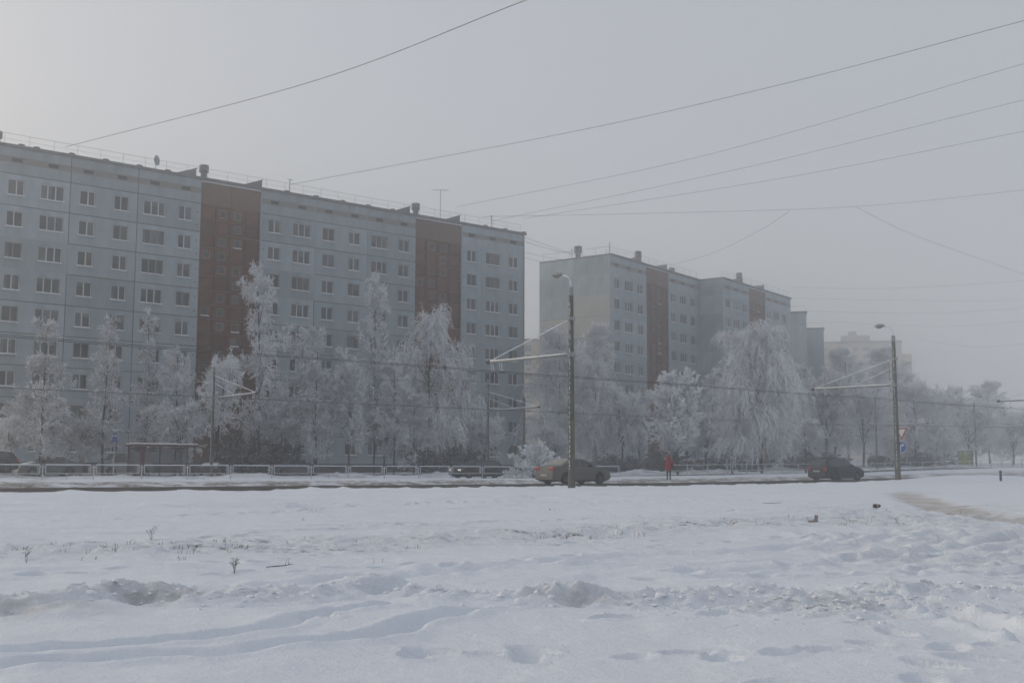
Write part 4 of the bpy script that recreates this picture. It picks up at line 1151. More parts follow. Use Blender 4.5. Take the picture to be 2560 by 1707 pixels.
pl = empty('lamp_post', (4.6 * 0 + 1.35 * 1.0, 123.0, gz(1.35, 123)), 0)
tag(pl, 'thin dark post standing at the far corner of the long block', 'pole')
MB().tube([(0, 0, -.3), (0, 0, 8.0)], [.13, .09], 8).build('shaft', M['concrete'], pl, smooth=True)

def wire(name, pts, r_, label, group, m='wire', cat='cable', seg=14):
    """smooth sagging line through the given points"""
    P = [Vector(p) for p in pts]
    if len(P) == 2:
        L_ = (P[1] - P[0]).length
        Q_ = [P[0].lerp(P[1], k / seg) - Vector((0, 0, 4 * .012 * L_ * (k / seg) * (1 - k / seg))) for k in range(seg + 1)]
    else:
        Q_ = []
        for i in range(len(P) - 1):
            p0 = P[i - 1] if i else P[0] * 2 - P[1]; p1 = P[i]; p2 = P[i + 1]; p3 = P[i + 2] if i + 2 < len(P) else P[-1] * 2 - P[-2]
            for k in range(seg):
                u = k / seg
                Q_.append(.5 * ((2 * p1) + (p2 - p0) * u + (2 * p0 - 5 * p1 + 4 * p2 - p3) * u * u + (3 * p1 - p0 - 3 * p2 + p3) * u ** 3))
        Q_.append(P[-1])
    o = MB().tube(Q_, r_, 5, False).build(name, M[m], None, smooth=True)
    tag(o, label, cat, group)
    return o
for dp, lab in ((45.35, 'nearer of the two trolley wires over the near carriageway'), (46.0, 'farther of the two trolley wires over the near carriageway')):
    pts = []
    for t in range(-40, 260, 10):
        pts.append((*W(t, dp + (1.2 if 55 < t < 80 else 0.6 if t >= 80 else 0) * 0), 6.53 + (.04 if t % 20 else 0) + max(0, float(np.interp(t, *RT)) - .45)))
    wire('trolley_wire', pts, .013, lab, 'trolley wires', 'wire', 'wire', 4)
for dp, lab in ((73.2, 'nearer trolley wire over the far carriageway'), (73.9, 'farther trolley wire over the far carriageway')):
    wire('trolley_wire', [(*W(t, dp), 6.42 + max(0, float(np.interp(t, *RT)) - .45)) for t in range(-20, 260, 14)], .012, lab, 'trolley wires', 'wire', 'wire', 3)
wire('feeder_cable', [(*W(t, 79.9), z) for t, z in ((-10, 9.1), (14, 8.85), (37.3, 9.0), (50, 8.85), (63.35, 9.3), (93, 9.4), (123.8, 10.4), (147.3, 10.5), (200, 10.9))], .015, 'thin feeder cable along the tops of the far trolley poles', 'trolley wires', 'frost_wire', 'cable', 6)
for r_, lab, m_, pts in [
    (0.026, 'topmost cable, crossing the upper left sky down to the roof of the long block', 'frost_wire', [(-40.13, 100.5, 30.17), (-13.83, 74.0, 26.99), (0.65, 52.0, 23.55), (9.34, 38.8, 21.49)]),
    (0.024, 'long cable from the roof of the long block to the upper right, below the topmost', 'frost_wire', [(-22.08, 112.0, 29.68), (4.54, 95.0, 29.94), (19.48, 80.0, 29.14), (30.5, 66.0, 28.25), (34.91, 60.4, 27.9)]),
    (0.020, 'third cable from the top, starting beside the roof antenna mast', 'frost_wire', [(-6.08, 124.0, 30.24), (17.41, 106.0, 30.89), (38.66, 84.0, 32.14), (47.17, 75.2, 32.63)]),
    (0.020, 'cable from the far roof corner to the right edge, fourth from the top', 'frost_wire', [(-2.36, 131.0, 30.17), (22.72, 112.0, 31.41), (42.66, 93.0, 32.29), (50.64, 85.4, 32.64)]),
    (0.020, 'lowest of the five cables fanning from the long roof to the right edge', 'frost_wire', [(1.2, 134.0, 31.1), (27.52, 114.0, 31.0), (44.37, 97.0, 30.81), (51.1, 90.2, 30.73)]),
    (0.018, 'nearly level cable from the far roof corner', 'frost_wire', [(-3.33, 129.0, 30.24), (15.35, 123.0, 29.35), (35.41, 117.0, 28.75), (50.49, 111.0, 29.07), (55.02, 109.2, 29.16)]),
    (0.020, 'sagging cable rising from the stepped block to the level cable', 'frost_wire', [(22.63, 162.0, 30.54), (27.1, 152.0, 30.55), (29.54, 136.0, 30.07), (29.83, 121.0, 29.18)]),
    (0.018, 'sagging cable falling from the level cable to the right edge', 'frost_wire', [(35.94, 118.0, 28.98), (46.98, 132.0, 28.87), (68.61, 152.0, 27.71), (75.1, 158.0, 27.36)]),
    (0.018, 'faint upper one of the hazy cables right of the stepped block', 'frost_wire', [(45.34, 186.0, 31.27), (58.96, 176.0, 29.58), (74.44, 165.0, 28.98), (79.08, 161.7, 28.8)]),
    (0.016, 'faint second hazy cable right of the stepped block', 'frost_wire', [(46.27, 190.0, 30.07), (63.68, 180.0, 28.28), (77.45, 172.0, 27.14), (81.59, 169.6, 26.8)]),
    (0.016, 'faint third hazy cable right of the stepped block', 'frost_wire', [(53.0, 205.0, 30.03), (67.14, 190.0, 27.56), (80.1, 178.0, 26.79), (83.99, 174.4, 26.56)]),
    (0.016, 'faint low hazy cable above the sign post lamp', 'frost_wire', [(61.12, 224.0, 30.6), (76.27, 205.0, 27.25), (85.4, 190.0, 26.29), (88.13, 185.5, 26.0)]),
    (0.016, 'faint sagging hazy cable right of the sign post lamp', 'frost_wire', [(81.53, 230.0, 27.89), (86.41, 215.0, 24.72), (89.71, 200.0, 23.59), (90.7, 195.5, 23.25)]),
    (0.022, 'topmost of the short cables between the two nearest blocks', 'frost_wire', [(1.57, 134.0, 28.84), (6.24, 143.0, 29.06), (10.12, 150.0, 29.66)]),
    (0.026, 'second of the short cables between the two nearest blocks', 'frost_wire', [(1.57, 134.0, 28.32), (5.1, 142.0, 28.92), (8.17, 148.0, 29.39)]),
    (0.022, 'third of the short cables between the two nearest blocks', 'frost_wire', [(1.57, 134.0, 27.06), (4.56, 142.0, 27.92), (7.09, 147.0, 28.57)]),
    (0.022, 'lowest of the short cables between the two nearest blocks', 'frost_wire', [(1.57, 134.0, 26.43), (3.44, 141.0, 27.24), (4.4, 144.0, 27.68)]),
]:
    wire('overhead_cable', pts, r_, lab, 'overhead cables', m_)
# ------------------------------------------------------------------ cars
def car(kind, col, label, x, y, z, yaw, cat='car', snow=0.0, lights=False, frosty=False, rack=False, Lc=None, group=None, name='car', dirt=(0.10, 0.095, 0.085)):
    prof = {
      'sedan': (4.57, .88, [(0, .62), (.03, .90), (.10, 1.02), (.30, 1.06), (.72, 1.09), (1.10, 1.30), (1.45, 1.44), (1.85, 1.49), (2.35, 1.48), (2.75, 1.38), (3.22, 1.09), (3.45, 1.03), (4.05, .92), (4.38, .80), (4.53, .66), (4.57, .5)], .99, (.98, 3.62), [(.95, 1.02, .6), (1.34, 2.02), (2.10, 3.02)], (.66, 1.42), (2.50, 3.20)),
      'estate': (4.70, .86, [(0, .60), (.03, .92), (.10, 1.02), (.28, 1.25), (.46, 1.42), (.75, 1.48), (1.6, 1.51), (2.5, 1.49), (2.85, 1.40), (3.36, 1.07), (3.55, 1.01), (4.15, .91), (4.50, .78), (4.66, .64), (4.70, .5)], .98, (.98, 3.72), [(.52, .98), (1.08, 1.98), (2.06, 3.10)], (.10, .46), (2.62, 3.32)),
      'hatch': (4.10, .85, [(0, .60), (.03, .95), (.12, 1.05), (.42, 1.34), (.70, 1.45), (1.3, 1.50), (2.1, 1.48), (2.45, 1.38), (2.92, 1.07), (3.1, 1.01), (3.65, .90), (3.95, .76), (4.07, .62), (4.10, .5)], .98, (.80, 3.22), [(.66, 1.2), (1.28, 2.55)], (.13, .60), (2.20, 2.88)),
      'van': (4.4, .90, [(0, .60), (.02, 1.1), (.06, 1.80), (.16, 1.90), (1.5, 1.93), (2.75, 1.90), (3.05, 1.78), (3.62, 1.18), (3.8, 1.10), (4.2, .95), (4.36, .72), (4.4, .5)], 1.08, (.85, 3.5), [(2.25, 3.35)], (.0, .05), (2.98, 3.56)),
    }[kind]
    Ln, Wd, tp_, belt, wh, sides, rearw, frontw = prof
    paint = mat(name + '_paint', col, .5, tuple(.8 * c + .2 * q for c, q in zip(col, dirt)), 2.2, .8, spec=.3)
    o = empty(name, (x, y, z), yaw)
    tag(o, label, cat, group)
    X0 = -Ln / 2
    xs = np.unique(np.concatenate([np.linspace(0, Ln, 90), [q[0] for q in tp_]]))
    fz = lambda q: np.interp(q, [a for a, c in tp_], [c for a, c in tp_])
    ztop = sum(fz(xs + s) for s in (-.05, -.025, 0, .025, .05)) / 5
    R_ = .325 if kind != 'van' else .34
    zb = np.full(xs.shape, .20)
    for c in wh:
        q = np.abs(xs - c); r2 = R_ + .05
        zb = np.where(q < r2, np.maximum(zb, R_ + np.sqrt(np.clip(r2 ** 2 - q ** 2, 0, None))), zb)
    zb = np.where(xs < .25, .20 + (.25 - xs) * .5, zb); zb = np.where(xs > Ln - .3, .20 + (xs - Ln + .3) * .35, zb)
    half = Ln / 2
    def wid(q, zz):
        e = np.abs(q - half) / half
        pl_ = Wd * (1 - .13 * e ** 5 - .02 * e ** 2)
        zt = np.clip((zz - belt) / .52, 0, 1.2)
        lo = np.clip((.5 - zz) / .3, 0, 1)
        sh = np.clip((zz - .62) / .3, 0, 1)
        return pl_ * (1 - (.25 if kind != 'van' else .13) * zt - .06 * lo ** 2 - .015 * sh)
    vs = []; M_ = 0
    for i, q in enumerate(xs):
        a, c = zb[i], max(ztop[i], zb[i] + .06)
        lv = [a, a + .04] + [a + (c - a) * s for s in (.2, .4, .6, .75, .88, .96)]
        ring = [(0, a)] + [(wid(q, zz) * (.93 if k == 0 else 1), zz) for k, zz in enumerate(lv)]
        wt = wid(q, c)
        ring += [(wt * .93, c - .006 + .004), (wt * .6, c + .018), (0, c + .028)]
        full = [(yy, zz) for yy, zz in ring] + [(-yy, zz) for yy, zz in ring[-2:0:-1]]
        M_ = len(full)
        vs += [(q + X0, yy, zz) for yy, zz in full]
    fs = [(i * M_ + k, i * M_ + (k + 1) % M_, (i + 1) * M_ + (k + 1) % M_, (i + 1) * M_ + k) for i in range(len(xs) - 1) for k in range(M_)]
    fs += [tuple(range(M_))[::-1], tuple((len(xs) - 1) * M_ + k for k in range(M_))]
    body = MB().add(vs, fs).build('body', paint, o, smooth=True)
    body.data.set_sharp_from_angle(angle=R(40))
    zt_ = lambda q: float(np.interp(q, xs, ztop))
    g_side = M['car_glass']; 
    for sgn in (1, -1):
        for sw in sides:
            a, c = sw[0], sw[1]
            nn = 8; vv = []; ff = []
            for i in range(nn + 1):
                q = a + (c - a) * i / nn
                lo, hi = belt + .03, zt_(q) - .085
                hi = max(hi, lo + .01)
                for j in range(4):
                    zz = lo + (hi - lo) * j / 3
                    vv.append((q + X0, sgn * (float(wid(q, zz)) + .007), zz))
            for i in range(nn):
                for j in range(3): ff.append((i * 4 + j, i * 4 + j + 1, i * 4 + j + 5, i * 4 + j + 4))
            MB().add(vv, ff).build('side_window', g_side, o, smooth=True)
    for nm, (a, c), gm in (('rear_window', rearw, M['car_glass_frost'] if frosty else M['car_glass']), ('windscreen', frontw, M['car_glass'])):
        vv = []; ff = []; nn = 8; mm = 8
        for i in range(nn + 1):
            q = a + (c - a) * i / nn
            zz = zt_(q); wt = float(wid(q, zz)) * .86
            for j in range(mm + 1):
                s = -1 + 2 * j / mm
                vv.append((q + X0 + (-.014 if nm == 'rear_window' else .014), s * wt, zz + .016 + .022 * (1 - s * s)))
        for i in range(nn):
            for j in range(mm): ff.append((i * (mm + 1) + j, i * (mm + 1) + j + 1, (i + 1) * (mm + 1) + j + 1, (i + 1) * (mm + 1) + j))
        MB().add(vv, ff).build(nm, gm, o, smooth=True)
    tyre = MB().lathe([(R_ * .62, -.09), (R_ * .93, -.10), (R_, -.07), (R_, .07), (R_ * .93, .10), (R_ * .62, .09)], 20, 'y').mesh('wheel', M['rubber'], True)
    rim = MB()
    rim.lathe([(.04, -.075), (R_ * .60, -.085), (R_ * .64, -.06), (R_ * .64, .06), (R_ * .60, .085), (.04, .075)], 20, 'y')
    for k in range(5):
        a = 2 * math.pi * k / 5
        rim.box(R_ * .3 * math.cos(a) - .03, R_ * .3 * math.cos(a) + .03, -.095, .095, R_ * .3 * math.sin(a) - .03, R_ * .3 * math.sin(a) + .03)
    rimm = rim.mesh('rim', M['rim'])
    for c in wh:
        for sgn in (1, -1):
            wv = link('wheel', tyre, o, (c + X0, sgn * (Wd - .11), R_))
            link('rim', rimm, wv)
    for sgn in (1, -1):
        q = .10
        yw = float(wid(.12, .9))
        if kind == 'estate':
            MB().box(X0 - .015, X0 + .16, min(sgn * (yw - .20), sgn * (yw + .012)), max(sgn * (yw - .20), sgn * (yw + .012)), .70, .96).build('tail_light', M['red_lens'], o, bevel=.03)
        elif kind == 'van':
            MB().box(X0 - .015, X0 + .1, min(sgn * (yw - .10), sgn * (yw + .01)), max(sgn * (yw - .10), sgn * (yw + .01)), .85, 1.25).build('tail_light', M['red_lens'], o, bevel=.03)
        else:
            MB().box(X0 - .012, X0 + .20, min(sgn * (yw - .34), sgn * (yw + .008)), max(sgn * (yw - .34), sgn * (yw + .008)), .80, .985).build('tail_light', M['red_lens'], o, bevel=.035)
        yf = float(wid(Ln - .25, .7))
        hl = MB().box(-X0 - .30, -X0 - .06, min(sgn * (yf - .34), sgn * (yf - .02)), max(sgn * (yf - .34), sgn * (yf - .02)), .60, .76).build('headlight', M['head_on'] if lights else M['lens'], o, bevel=.03)
        q = frontw[1] - .42
        MB().box(q + X0 - .05, q + X0 + .10, min(sgn * (Wd - .06), sgn * (Wd + .13)), max(sgn * (Wd - .06), sgn * (Wd + .13)), belt + .02, belt + .17).build('wing_mirror', M['trim'], o, bevel=.03)
        MB().box(X0 + 1.45 + .0, X0 + 1.63, min(sgn * (Wd - .02), sgn * (Wd + .012)), max(sgn * (Wd - .02), sgn * (Wd + .012)), .86, .89).build('door_handle', M['trim'], o)
        MB().box(X0 + wh[0] + .4, X0 + wh[1] - .4, min(sgn * (Wd - .10), sgn * (Wd - .015)), max(sgn * (Wd - .10), sgn * (Wd - .015)), .19, .27).build('side_skirt', M['trim'], o)
    MB().box(X0 - .022, X0 + .1, -.27, .27, .62 if kind != 'sedan' else .47, .73 if kind != 'sedan' else .58).build('number_plate', M['plate'], o)
    MB().box(X0 - .015, X0 + .35, -Wd * .86, Wd * .86, .26, .44).build('rear_bumper', M['trim'] if kind != 'sedan' else paint, o, bevel=.04)
    MB().box(X0 + .3, -X0 - .4, -Wd * .8, Wd * .8, .16, .24).build('underbody', M['trim'], o)
    if rack:
        for sgn in (1, -1):
            MB().tube([(X0 + .7, sgn * .56, 1.50), (X0 + .8, sgn * .56, 1.58), (X0 + 2.4, sgn * .56, 1.58), (X0 + 2.5, sgn * .56, 1.50)], .024, 6).build('roof_rail', M['trim'], o)
        for q in (1.3, 2.0): MB().box(X0 + q, X0 + q + .08, -.62, .62, 1.585, 1.63).build('roof_bar', M['trim'], o)
    if snow > 0:
        a, c = rearw[1] + .05, frontw[0] - .05
        vv = []; ff = []; nn = 10; mm = 8
        for i in range(nn + 1):
            q = a + (c - a) * i / nn; zz = zt_(q); wt = float(wid(q, zz)) * .9
            for j in range(mm + 1):
                s = -1 + 2 * j / mm
                e = max(abs(s), abs(2 * i / nn - 1))
                vv.append((q + X0, s * wt, zz + .012 + .02 * (1 - s * s) + snow * (1 - e ** 4)))
        for i in range(nn):
            for j in range(mm): ff.append((i * (mm + 1) + j, i * (mm + 1) + j + 1, (i + 1) * (mm + 1) + j + 1, (i + 1) * (mm + 1) + j))
        MB().add(vv, ff).build('roof_snow', M['roof_snow'], o, smooth=True)
        a, c = frontw[1] + .12, Ln - .3
        vv = []
        for i in range(nn + 1):
            q = a + (c - a) * i / nn; zz = zt_(q); wt = float(wid(q, zz)) * .85
            for j in range(mm + 1):
                s = -1 + 2 * j / mm; e = max(abs(s), abs(2 * i / nn - 1))
                vv.append((q + X0, s * wt, zz + .012 + .02 * (1 - s * s) + snow * .8 * (1 - e ** 4)))
        MB().add(vv, ff).build('bonnet_snow', M['roof_snow'], o, smooth=True)
    return o
hm = bpy.data.materials.new('lit_headlight'); hm.use_nodes = True
hb = hm.node_tree.nodes['Principled BSDF']; hb.inputs['Emission Color'].default_value = (1, .93, .8, 1); hb.inputs['Emission Strength'].default_value = 0.35
M['head_on'] = hm
car('sedan', (0.135, 0.129, 0.116), 'dirty beige saloon on the road behind the tall lamp post', *W(45.7, 49.6), road_z(45.7, 49), STREET, frosty=True)
car('estate', (0.016, 0.021, 0.022), 'dark green estate car with roof bars driving away on the right', *W(70.6, 48.9), road_z(70.6, 49), STREET, rack=True, dirt=(.03, .03, .03))
GC = 'cars parked or passing behind the railing'
def car_at(kind, col, label, t, p, yaw, **k):
    x, y = W(t, p)
    z = road_z(t, p) if 73 < p < 79.2 else gz(x, y) - .04
    car(kind, col, label, x, y, z, yaw, group=GC, **k)
car_at('estate', (0.02, 0.02, 0.022), 'black estate car with lit headlight behind the railing left of the frosted bush', 59.3, 76.3, STREET + math.pi, lights=True)
car_at('hatch', (0.05, 0.055, 0.06), 'dark hatchback with snowy bonnet parked right of the bus shelter', 42.6, 90.5, STREET - 2.3, snow=.07)
car_at('van', (0.28, 0.29, 0.29), 'white van standing behind the bus shelter', 35.2, 91.6, STREET + math.pi, name='van', cat='van')
car_at('sedan', (0.11, 0.12, 0.12), 'grey saloon with snowy roof behind the second panel of the railing', 28.0, 87.6, STREET + math.pi, snow=.06)
car_at('hatch', (0.03, 0.032, 0.036), 'dark car with snow streaked roof at the left edge behind the railing', 22.6, 84.0, STREET + math.pi, snow=.05)
car_at('sedan', (0.075, 0.075, 0.085), 'dark grey saloon parked in front of the first brown stair bay', 49.2, 89.2, STREET)
car_at('sedan', (0.36, 0.38, 0.40), 'silver car half hidden by the snow bank left of the person in red', 99.5, 92.0, STREET, snow=.06)
car_at('hatch', (0.18, 0.19, 0.20), 'grey car behind the railing just right of the spiky white tree', 103.5, 89.0, STREET, snow=.05)
car_at('hatch', (0.04, 0.045, 0.05), 'dark hatchback left of the big weeping birch', 108.6, 88.0, STREET)
car_at('estate', (0.055, 0.024, 0.025), 'maroon car behind the railing just left of the sign post', 137.5, 88.0, STREET)
car_at('hatch', (0.05, 0.052, 0.058), 'dark car with snowy roof behind the railing right of the sign post', 146.0, 89.0, STREET, snow=.06)

# ------------------------------------------------------------------ person in red
M['trousers'] = mat('dark_trousers', (0.016, 0.018, 0.021), .9)
M['skin'] = mat('skin', (0.42, 0.26, 0.20), .6)
M['jacket'] = mat('red_jacket', (0.30, 0.020, 0.024), .75, (0.22, 0.016, 0.02), 6, .8, .01, 14)
def person(x, y, z, yaw, label):
    o = empty('person', (x, y, z), yaw)
    tag(o, label, 'person')
    me = bpy.data.meshes.new('body')
    J = [((0, 0, .93), .15), ((0, 0, 1.12), .14), ((0, 0, 1.34), .15), ((0, .01, 1.47), .06), ((0, .02, 1.58), .085), ((0, .025, 1.68), .08),
         ((.09, 0, .86), .095), ((.10, .015, .48), .065), ((.105, -.02, .10), .05), ((.11, .13, .05), .045),
         ((-.09, 0, .86), .095), ((-.095, -.01, .48), .065), ((-.10, -.06, .10), .05), ((-.11, .09, .05), .045),
         ((.19, 0, 1.40), .065), ((.27, -.05, 1.14), .05), ((.21, .08, .93), .035), ((.18, .12, .87), .03),
         ((-.19, 0, 1.40), .065), ((-.27, -.05, 1.14), .05), ((-.21, .08, .93), .035), ((-.18, .12, .87), .03)]
    Ed = [(0, 1), (1, 2), (2, 3), (3, 4), (4, 5), (0, 6), (6, 7), (7, 8), (8, 9), (0, 10), (10, 11), (11, 12), (12, 13), (2, 14), (14, 15), (15, 16), (16, 17), (2, 18), (18, 19), (19, 20), (20, 21)]
    me.from_pydata([p for p, r_ in J], Ed, [])
    tmp = bpy.data.objects.new('tmp_body', me); COL.objects.link(tmp)
    tmp.modifiers.new('Skin', 'SKIN')
    for i, (p, r_) in enumerate(J):
        sv = me.skin_vertices[0].data[i]; sv.radius = (r_, r_); sv.use_root = (i == 0)
    sb = tmp.modifiers.new('Sub', 'SUBSURF'); sb.levels = 2; sb.render_levels = 2
    dg = bpy.context.evaluated_depsgraph_get()
    bm_ = bpy.data.meshes.new_from_object(tmp.evaluated_get(dg)); bm_.name = 'body'
    bpy.data.objects.remove(tmp)
    bm_.materials.clear(); bm_.materials.append(M['trousers']); bm_.materials.append(M['skin'])
    for f in bm_.polygons:
        f.material_index = 1 if f.center.z > 1.5 or (f.center.z < .97 and abs(f.center.x) > .15 and f.center.z > .8) else 0
        f.use_smooth = True
    body = link('body', bm_, o)
    n = 16; vs = []; fs = []
    rings = [(.70, .235, .165, -.01), (.80, .245, .175, -.01), (.95, .24, .175, 0), (1.10, .225, .165, 0), (1.25, .245, .165, 0), (1.36, .25, .155, 0), (1.44, .19, .13, -.01), (1.50, .125, .125, -.01), (1.56, .122, .14, 0), (1.64, .125, .145, .0), (1.71, .108, .125, .0), (1.765, .06, .07, .0), (1.78, .01, .01, .0)]
    for (h, a, c, off) in rings:
        for k in range(n):
            q = 2 * math.pi * k / n
            wob = 1 + .02 * math.sin(3 * q + h * 9)
            vs.append((a * math.cos(q) * wob, c * math.sin(q) * wob + off, h))
    for i in range(len(rings) - 1):
        for k in range(n): fs.append((i * n + k, i * n + (k + 1) % n, (i + 1) * n + (k + 1) % n, (i + 1) * n + k))
    jk = MB().add(vs, fs)
    for s in (1, -1):
        jk.tube([(s * .17, 0, 1.41), (s * .265, -.02, 1.32), (s * .315, -.06, 1.12), (s * .295, -.02, 1.0), (s * .24, .06, .92)], [.085, .085, .078, .07, .06], 9)
    jk.build('jacket', M['jacket'], o, smooth=True)
    MB().tube([(-.13, -.125, 1.50), (0, -.15, 1.53), (.13, -.125, 1.50)], .03, 7).build('hood_trim', M['jacket'], o, smooth=True)
    for s, yo in ((.107, .03), (-.104, -.01)):
        MB().add([(s - .05, yo - .11, 0), (s + .05, yo - .11, 0), (s + .05, yo + .19, 0), (s - .05, yo + .19, 0), (s - .045, yo - .10, .16), (s + .045, yo - .10, .16), (s + .042, yo + .05, .16), (s - .042, yo + .05, .16), (s + .045, yo + .18, .07), (s - .045, yo + .18, .07)],
                 [(0, 3, 2, 1), (0, 1, 5, 4), (4, 5, 6, 7), (7, 6, 8, 9), (9, 8, 2, 3), (1, 2, 8, 6, 5), (0, 4, 7, 9, 3)]).build('boot', M['trim'], o)
    return o
px, py = W(61.2, 56.4)
person(px, py, gz(px, py) - .03, -.25, 'person in red hooded jacket and dark trousers standing with back turned at the roadside')

# ------------------------------------------------------------------ bus shelter, signs, board
M['shelter'] = mat('shelter_red_brown', (0.10, 0.035, 0.032), .6)
M['shelter_glass'] = mat('shelter_glass', (0.07, 0.08, 0.085), .1, (0.11, 0.12, 0.125), 1.2, .7, spec=.5)
M['shelter_glass'].node_tree.nodes['Principled BSDF'].inputs['Alpha'].default_value = 0.38
M['blue'] = mat('sign_blue', (0.015, 0.075, 0.30), .4)
M['sign_red'] = mat('sign_red', (0.30, 0.02, 0.025), .4)
M['sign_white'] = mat('sign_white', (0.62, 0.63, 0.64), .5)
M['ochre_board'] = mat('board_yellow', (0.36, 0.33, 0.06), .6, (0.12, 0.24, 0.06), 1.3, .8)
sx, sy = W(35.3, 84.2)
sh = empty('bus_shelter', (sx, sy, gz(*W(35.3, 83.2)) - .02), STREET)
tag(sh, 'glazed bus shelter with red-brown frame and snowy flat roof', 'bus shelter')
MB().box(-2.55, 2.55, -.85, .85, 2.28, 2.42).build('roof', M['shelter'], sh)
rs = MB().box(-2.5, 2.5, -.82, .82, 2.423, 2.53).build('roof_snow', M['roof_snow'], sh, bevel=.04)
for xx, yy, r_ in ((-1.85, -.7, .09), (-2.35, .65, .045), (-1.15, .65, .045), (.12, .65, .045), (1.35, .65, .045), (2.3, .65, .045), (2.3, -.7, .045)):
    MB().box(xx - r_, xx + r_, yy - r_, yy + r_, -.1, 2.28).build('post', M['shelter'], sh)
for a, c in ((-2.30, -1.2), (-1.1, .07), (.17, 1.30), (1.40, 2.25)):
    MB().box(a, c, .635, .655, .35, 2.12).build('pane', M['shelter_glass'], sh)
MB().box(-2.36, -2.34, -.6, .6, .35, 2.1).build('pane', M['shelter_glass'], sh)
MB().box(-2.35, 2.35, .61, .69, 2.12, 2.2).build('beam', M['shelter'], sh)
be = MB().box(-1.0, 1.3, .1, .5, .42, .47).build('bench', M['trim'], sh)
for xx in (-.9, 1.2): MB().box(xx, xx + .05, .15, .45, 0, .42).build('bench_leg', M['trim'], sh)

x, y = W(30.8, 82.0)
bs = empty('bus_stop_sign', (x, y, gz(x, y)), STREET + .4)
tag(bs, 'thin bus stop post with small blue plates left of the shelter', 'sign')
MB().tube([(0, 0, -.1), (0, 0, 3.3)], .035, 7).build('post', M['galv'], bs)
MB().box(-.22, .22, -.035, -.015, 2.45, 2.85).build('plate', M['blue'], bs)
MB().box(-.2, .2, -.035, -.015, 2.98, 3.12).build('plate', M['blue'], bs)
MB().box(-.26, .26, -.06, .06, 3.3, 3.36).build('snow_cap', M['roof_snow'], bs)

# local -y faces the camera side; turned about z so the face looks left along the verge
SG = R(-52)
gs = empty('give_way_sign', (p2x + .22, p2y - .26, 3.55), SG)
tag(gs, 'red edged white give way triangle on the sign post', 'road sign')
tri = [(-.44, .72), (.44, .72), (0, -.04)]
MB().prism(tri, 0, .02).build('plate', M['sign_red'], gs)
c_ = (0, .467)
MB().prism([(c_[0] + (a - c_[0]) * .70, c_[1] + (q - c_[1]) * .70) for a, q in tri], -.006, -.001).build('face', M['sign_white'], gs)
MB().box(-.03, .03, .02, .1, .2, .6).build('clamp', M['galv'], gs)
ts_ = empty('turn_right_sign', (p2x + .22, p2y - .26, 2.72), SG)
tag(ts_, 'round blue sign with white right turn arrow below the give way triangle', 'road sign')
MB().lathe([(.36, 0), (.36, .02)], 28, 'y', (0, 0, .36)).build('plate', M['sign_white'], ts_)
MB().lathe([(.335, -.006), (.335, -.001)], 28, 'y', (0, 0, .36)).build('face', M['blue'], ts_)
ar = MB()
ar.prism([(-.13, .10), (-.06, .10), (-.06, .36), (-.03, .41), (.02, .43), (.02, .50), (-.06, .48), (-.12, .42), (-.13, .36)], -.012, -.008)
ar.prism([(.02, .35), (.20, .465), (.02, .58)], -.012, -.008)
ar.build('arrow', M['sign_white'], ts_)
MB().box(-.03, .03, .02, .1, .1, .6).build('clamp', M['galv'], ts_)

kx, ky = W(147.6, 81.6)
kb = empty('stop_board', (kx, ky, gz(kx, ky) - .05), R(-8))
tag(kb, 'yellow green timetable board with dark frame and snowy top in the distance at the right', 'board')
MB().box(-.9, .9, -.06, .06, .25, 2.05).build('panel', M['ochre_board'], kb)
MB().box(-1.0, -.9, -.1, .1, 0, 2.1).build('post', M['trim'], kb); MB().box(.9, 1.0, -.1, .1, 0, 2.1).build('post', M['trim'], kb)
MB().box(-.9, .9, -.1, .1, 2.05, 2.15).build('beam', M['trim'], kb)
MB().box(-1.02, 1.02, -.14, .14, 2.155, 2.27).build('snow_cap', M['roof_snow'], kb, bevel=.03)

# ------------------------------------------------------------------ small things on the snow
bo = empty('bollard', (32.4, 76.6, gz(32.4, 76.6) - .1))
tag(bo, 'short dark marker post in the snow at the far right', 'post')
MB().tube([(0, 0, 0), (0, 0, .68)], .085, 8).build('shaft', M['trim'], bo)
MB().lathe([(.10, .68), (.10, .74), (.04, .78)], 8).build('cap', M['bark'], bo)
M['dry'] = mat('dry_stalk', (0.16, 0.125, 0.095), .9, (0.30, 0.28, 0.26), 12, .8)
rs_ = random.Random(3)
def weed(x, y, h, n, label, spread=.35):
    o = empty('dry_weed', (x, y, gz(x, y) - .02))
    tag(o, label, 'weed', 'dead weeds in the snow')
    for k in range(n):
        a = rs_.uniform(0, 6.28); hh = h * rs_.uniform(.55, 1.0); sp_ = spread * rs_.uniform(.2, 1) * hh
        pts = [(0, 0, 0), (math.cos(a) * sp_ * .4, math.sin(a) * sp_ * .4, hh * .5), (math.cos(a) * sp_, math.sin(a) * sp_, hh * .9), (math.cos(a) * sp_ * 1.5, math.sin(a) * sp_ * 1.5, hh * .93)]
        b = MB().tube(pts, [.0035, .003, .0025, .002], 4)
        for q in range(4):
            f = .45 + .13 * q; c = rs_.uniform(0, 6.28)
            bx, by, bz = [pts[1][i] + (pts[2][i] - pts[1][i]) * (f - .4) * 1.8 for i in range(3)]
            b.tube([(bx, by, bz), (bx + .05 * math.cos(c), by + .05 * math.sin(c), bz + .035)], [.0025, .0035], 4)
        b.build('stalk', M['dry'], o)
weed(-6.78, 21.88, .36, 4, 'arched dead weed stalks in the snow at the left, farthest of the weeds', .5)
weed(-3.87, 16.3, .27, 5, 'dark upright dead weed in front of the churned snow at the left', .25)
weed(-7.2, 17.3, .30, 3, 'thin dead weed near the left edge of the picture', .35)
weed(-7.0, 19.9, .22, 2, 'faint bent stalk behind the weed at the left edge', .5)
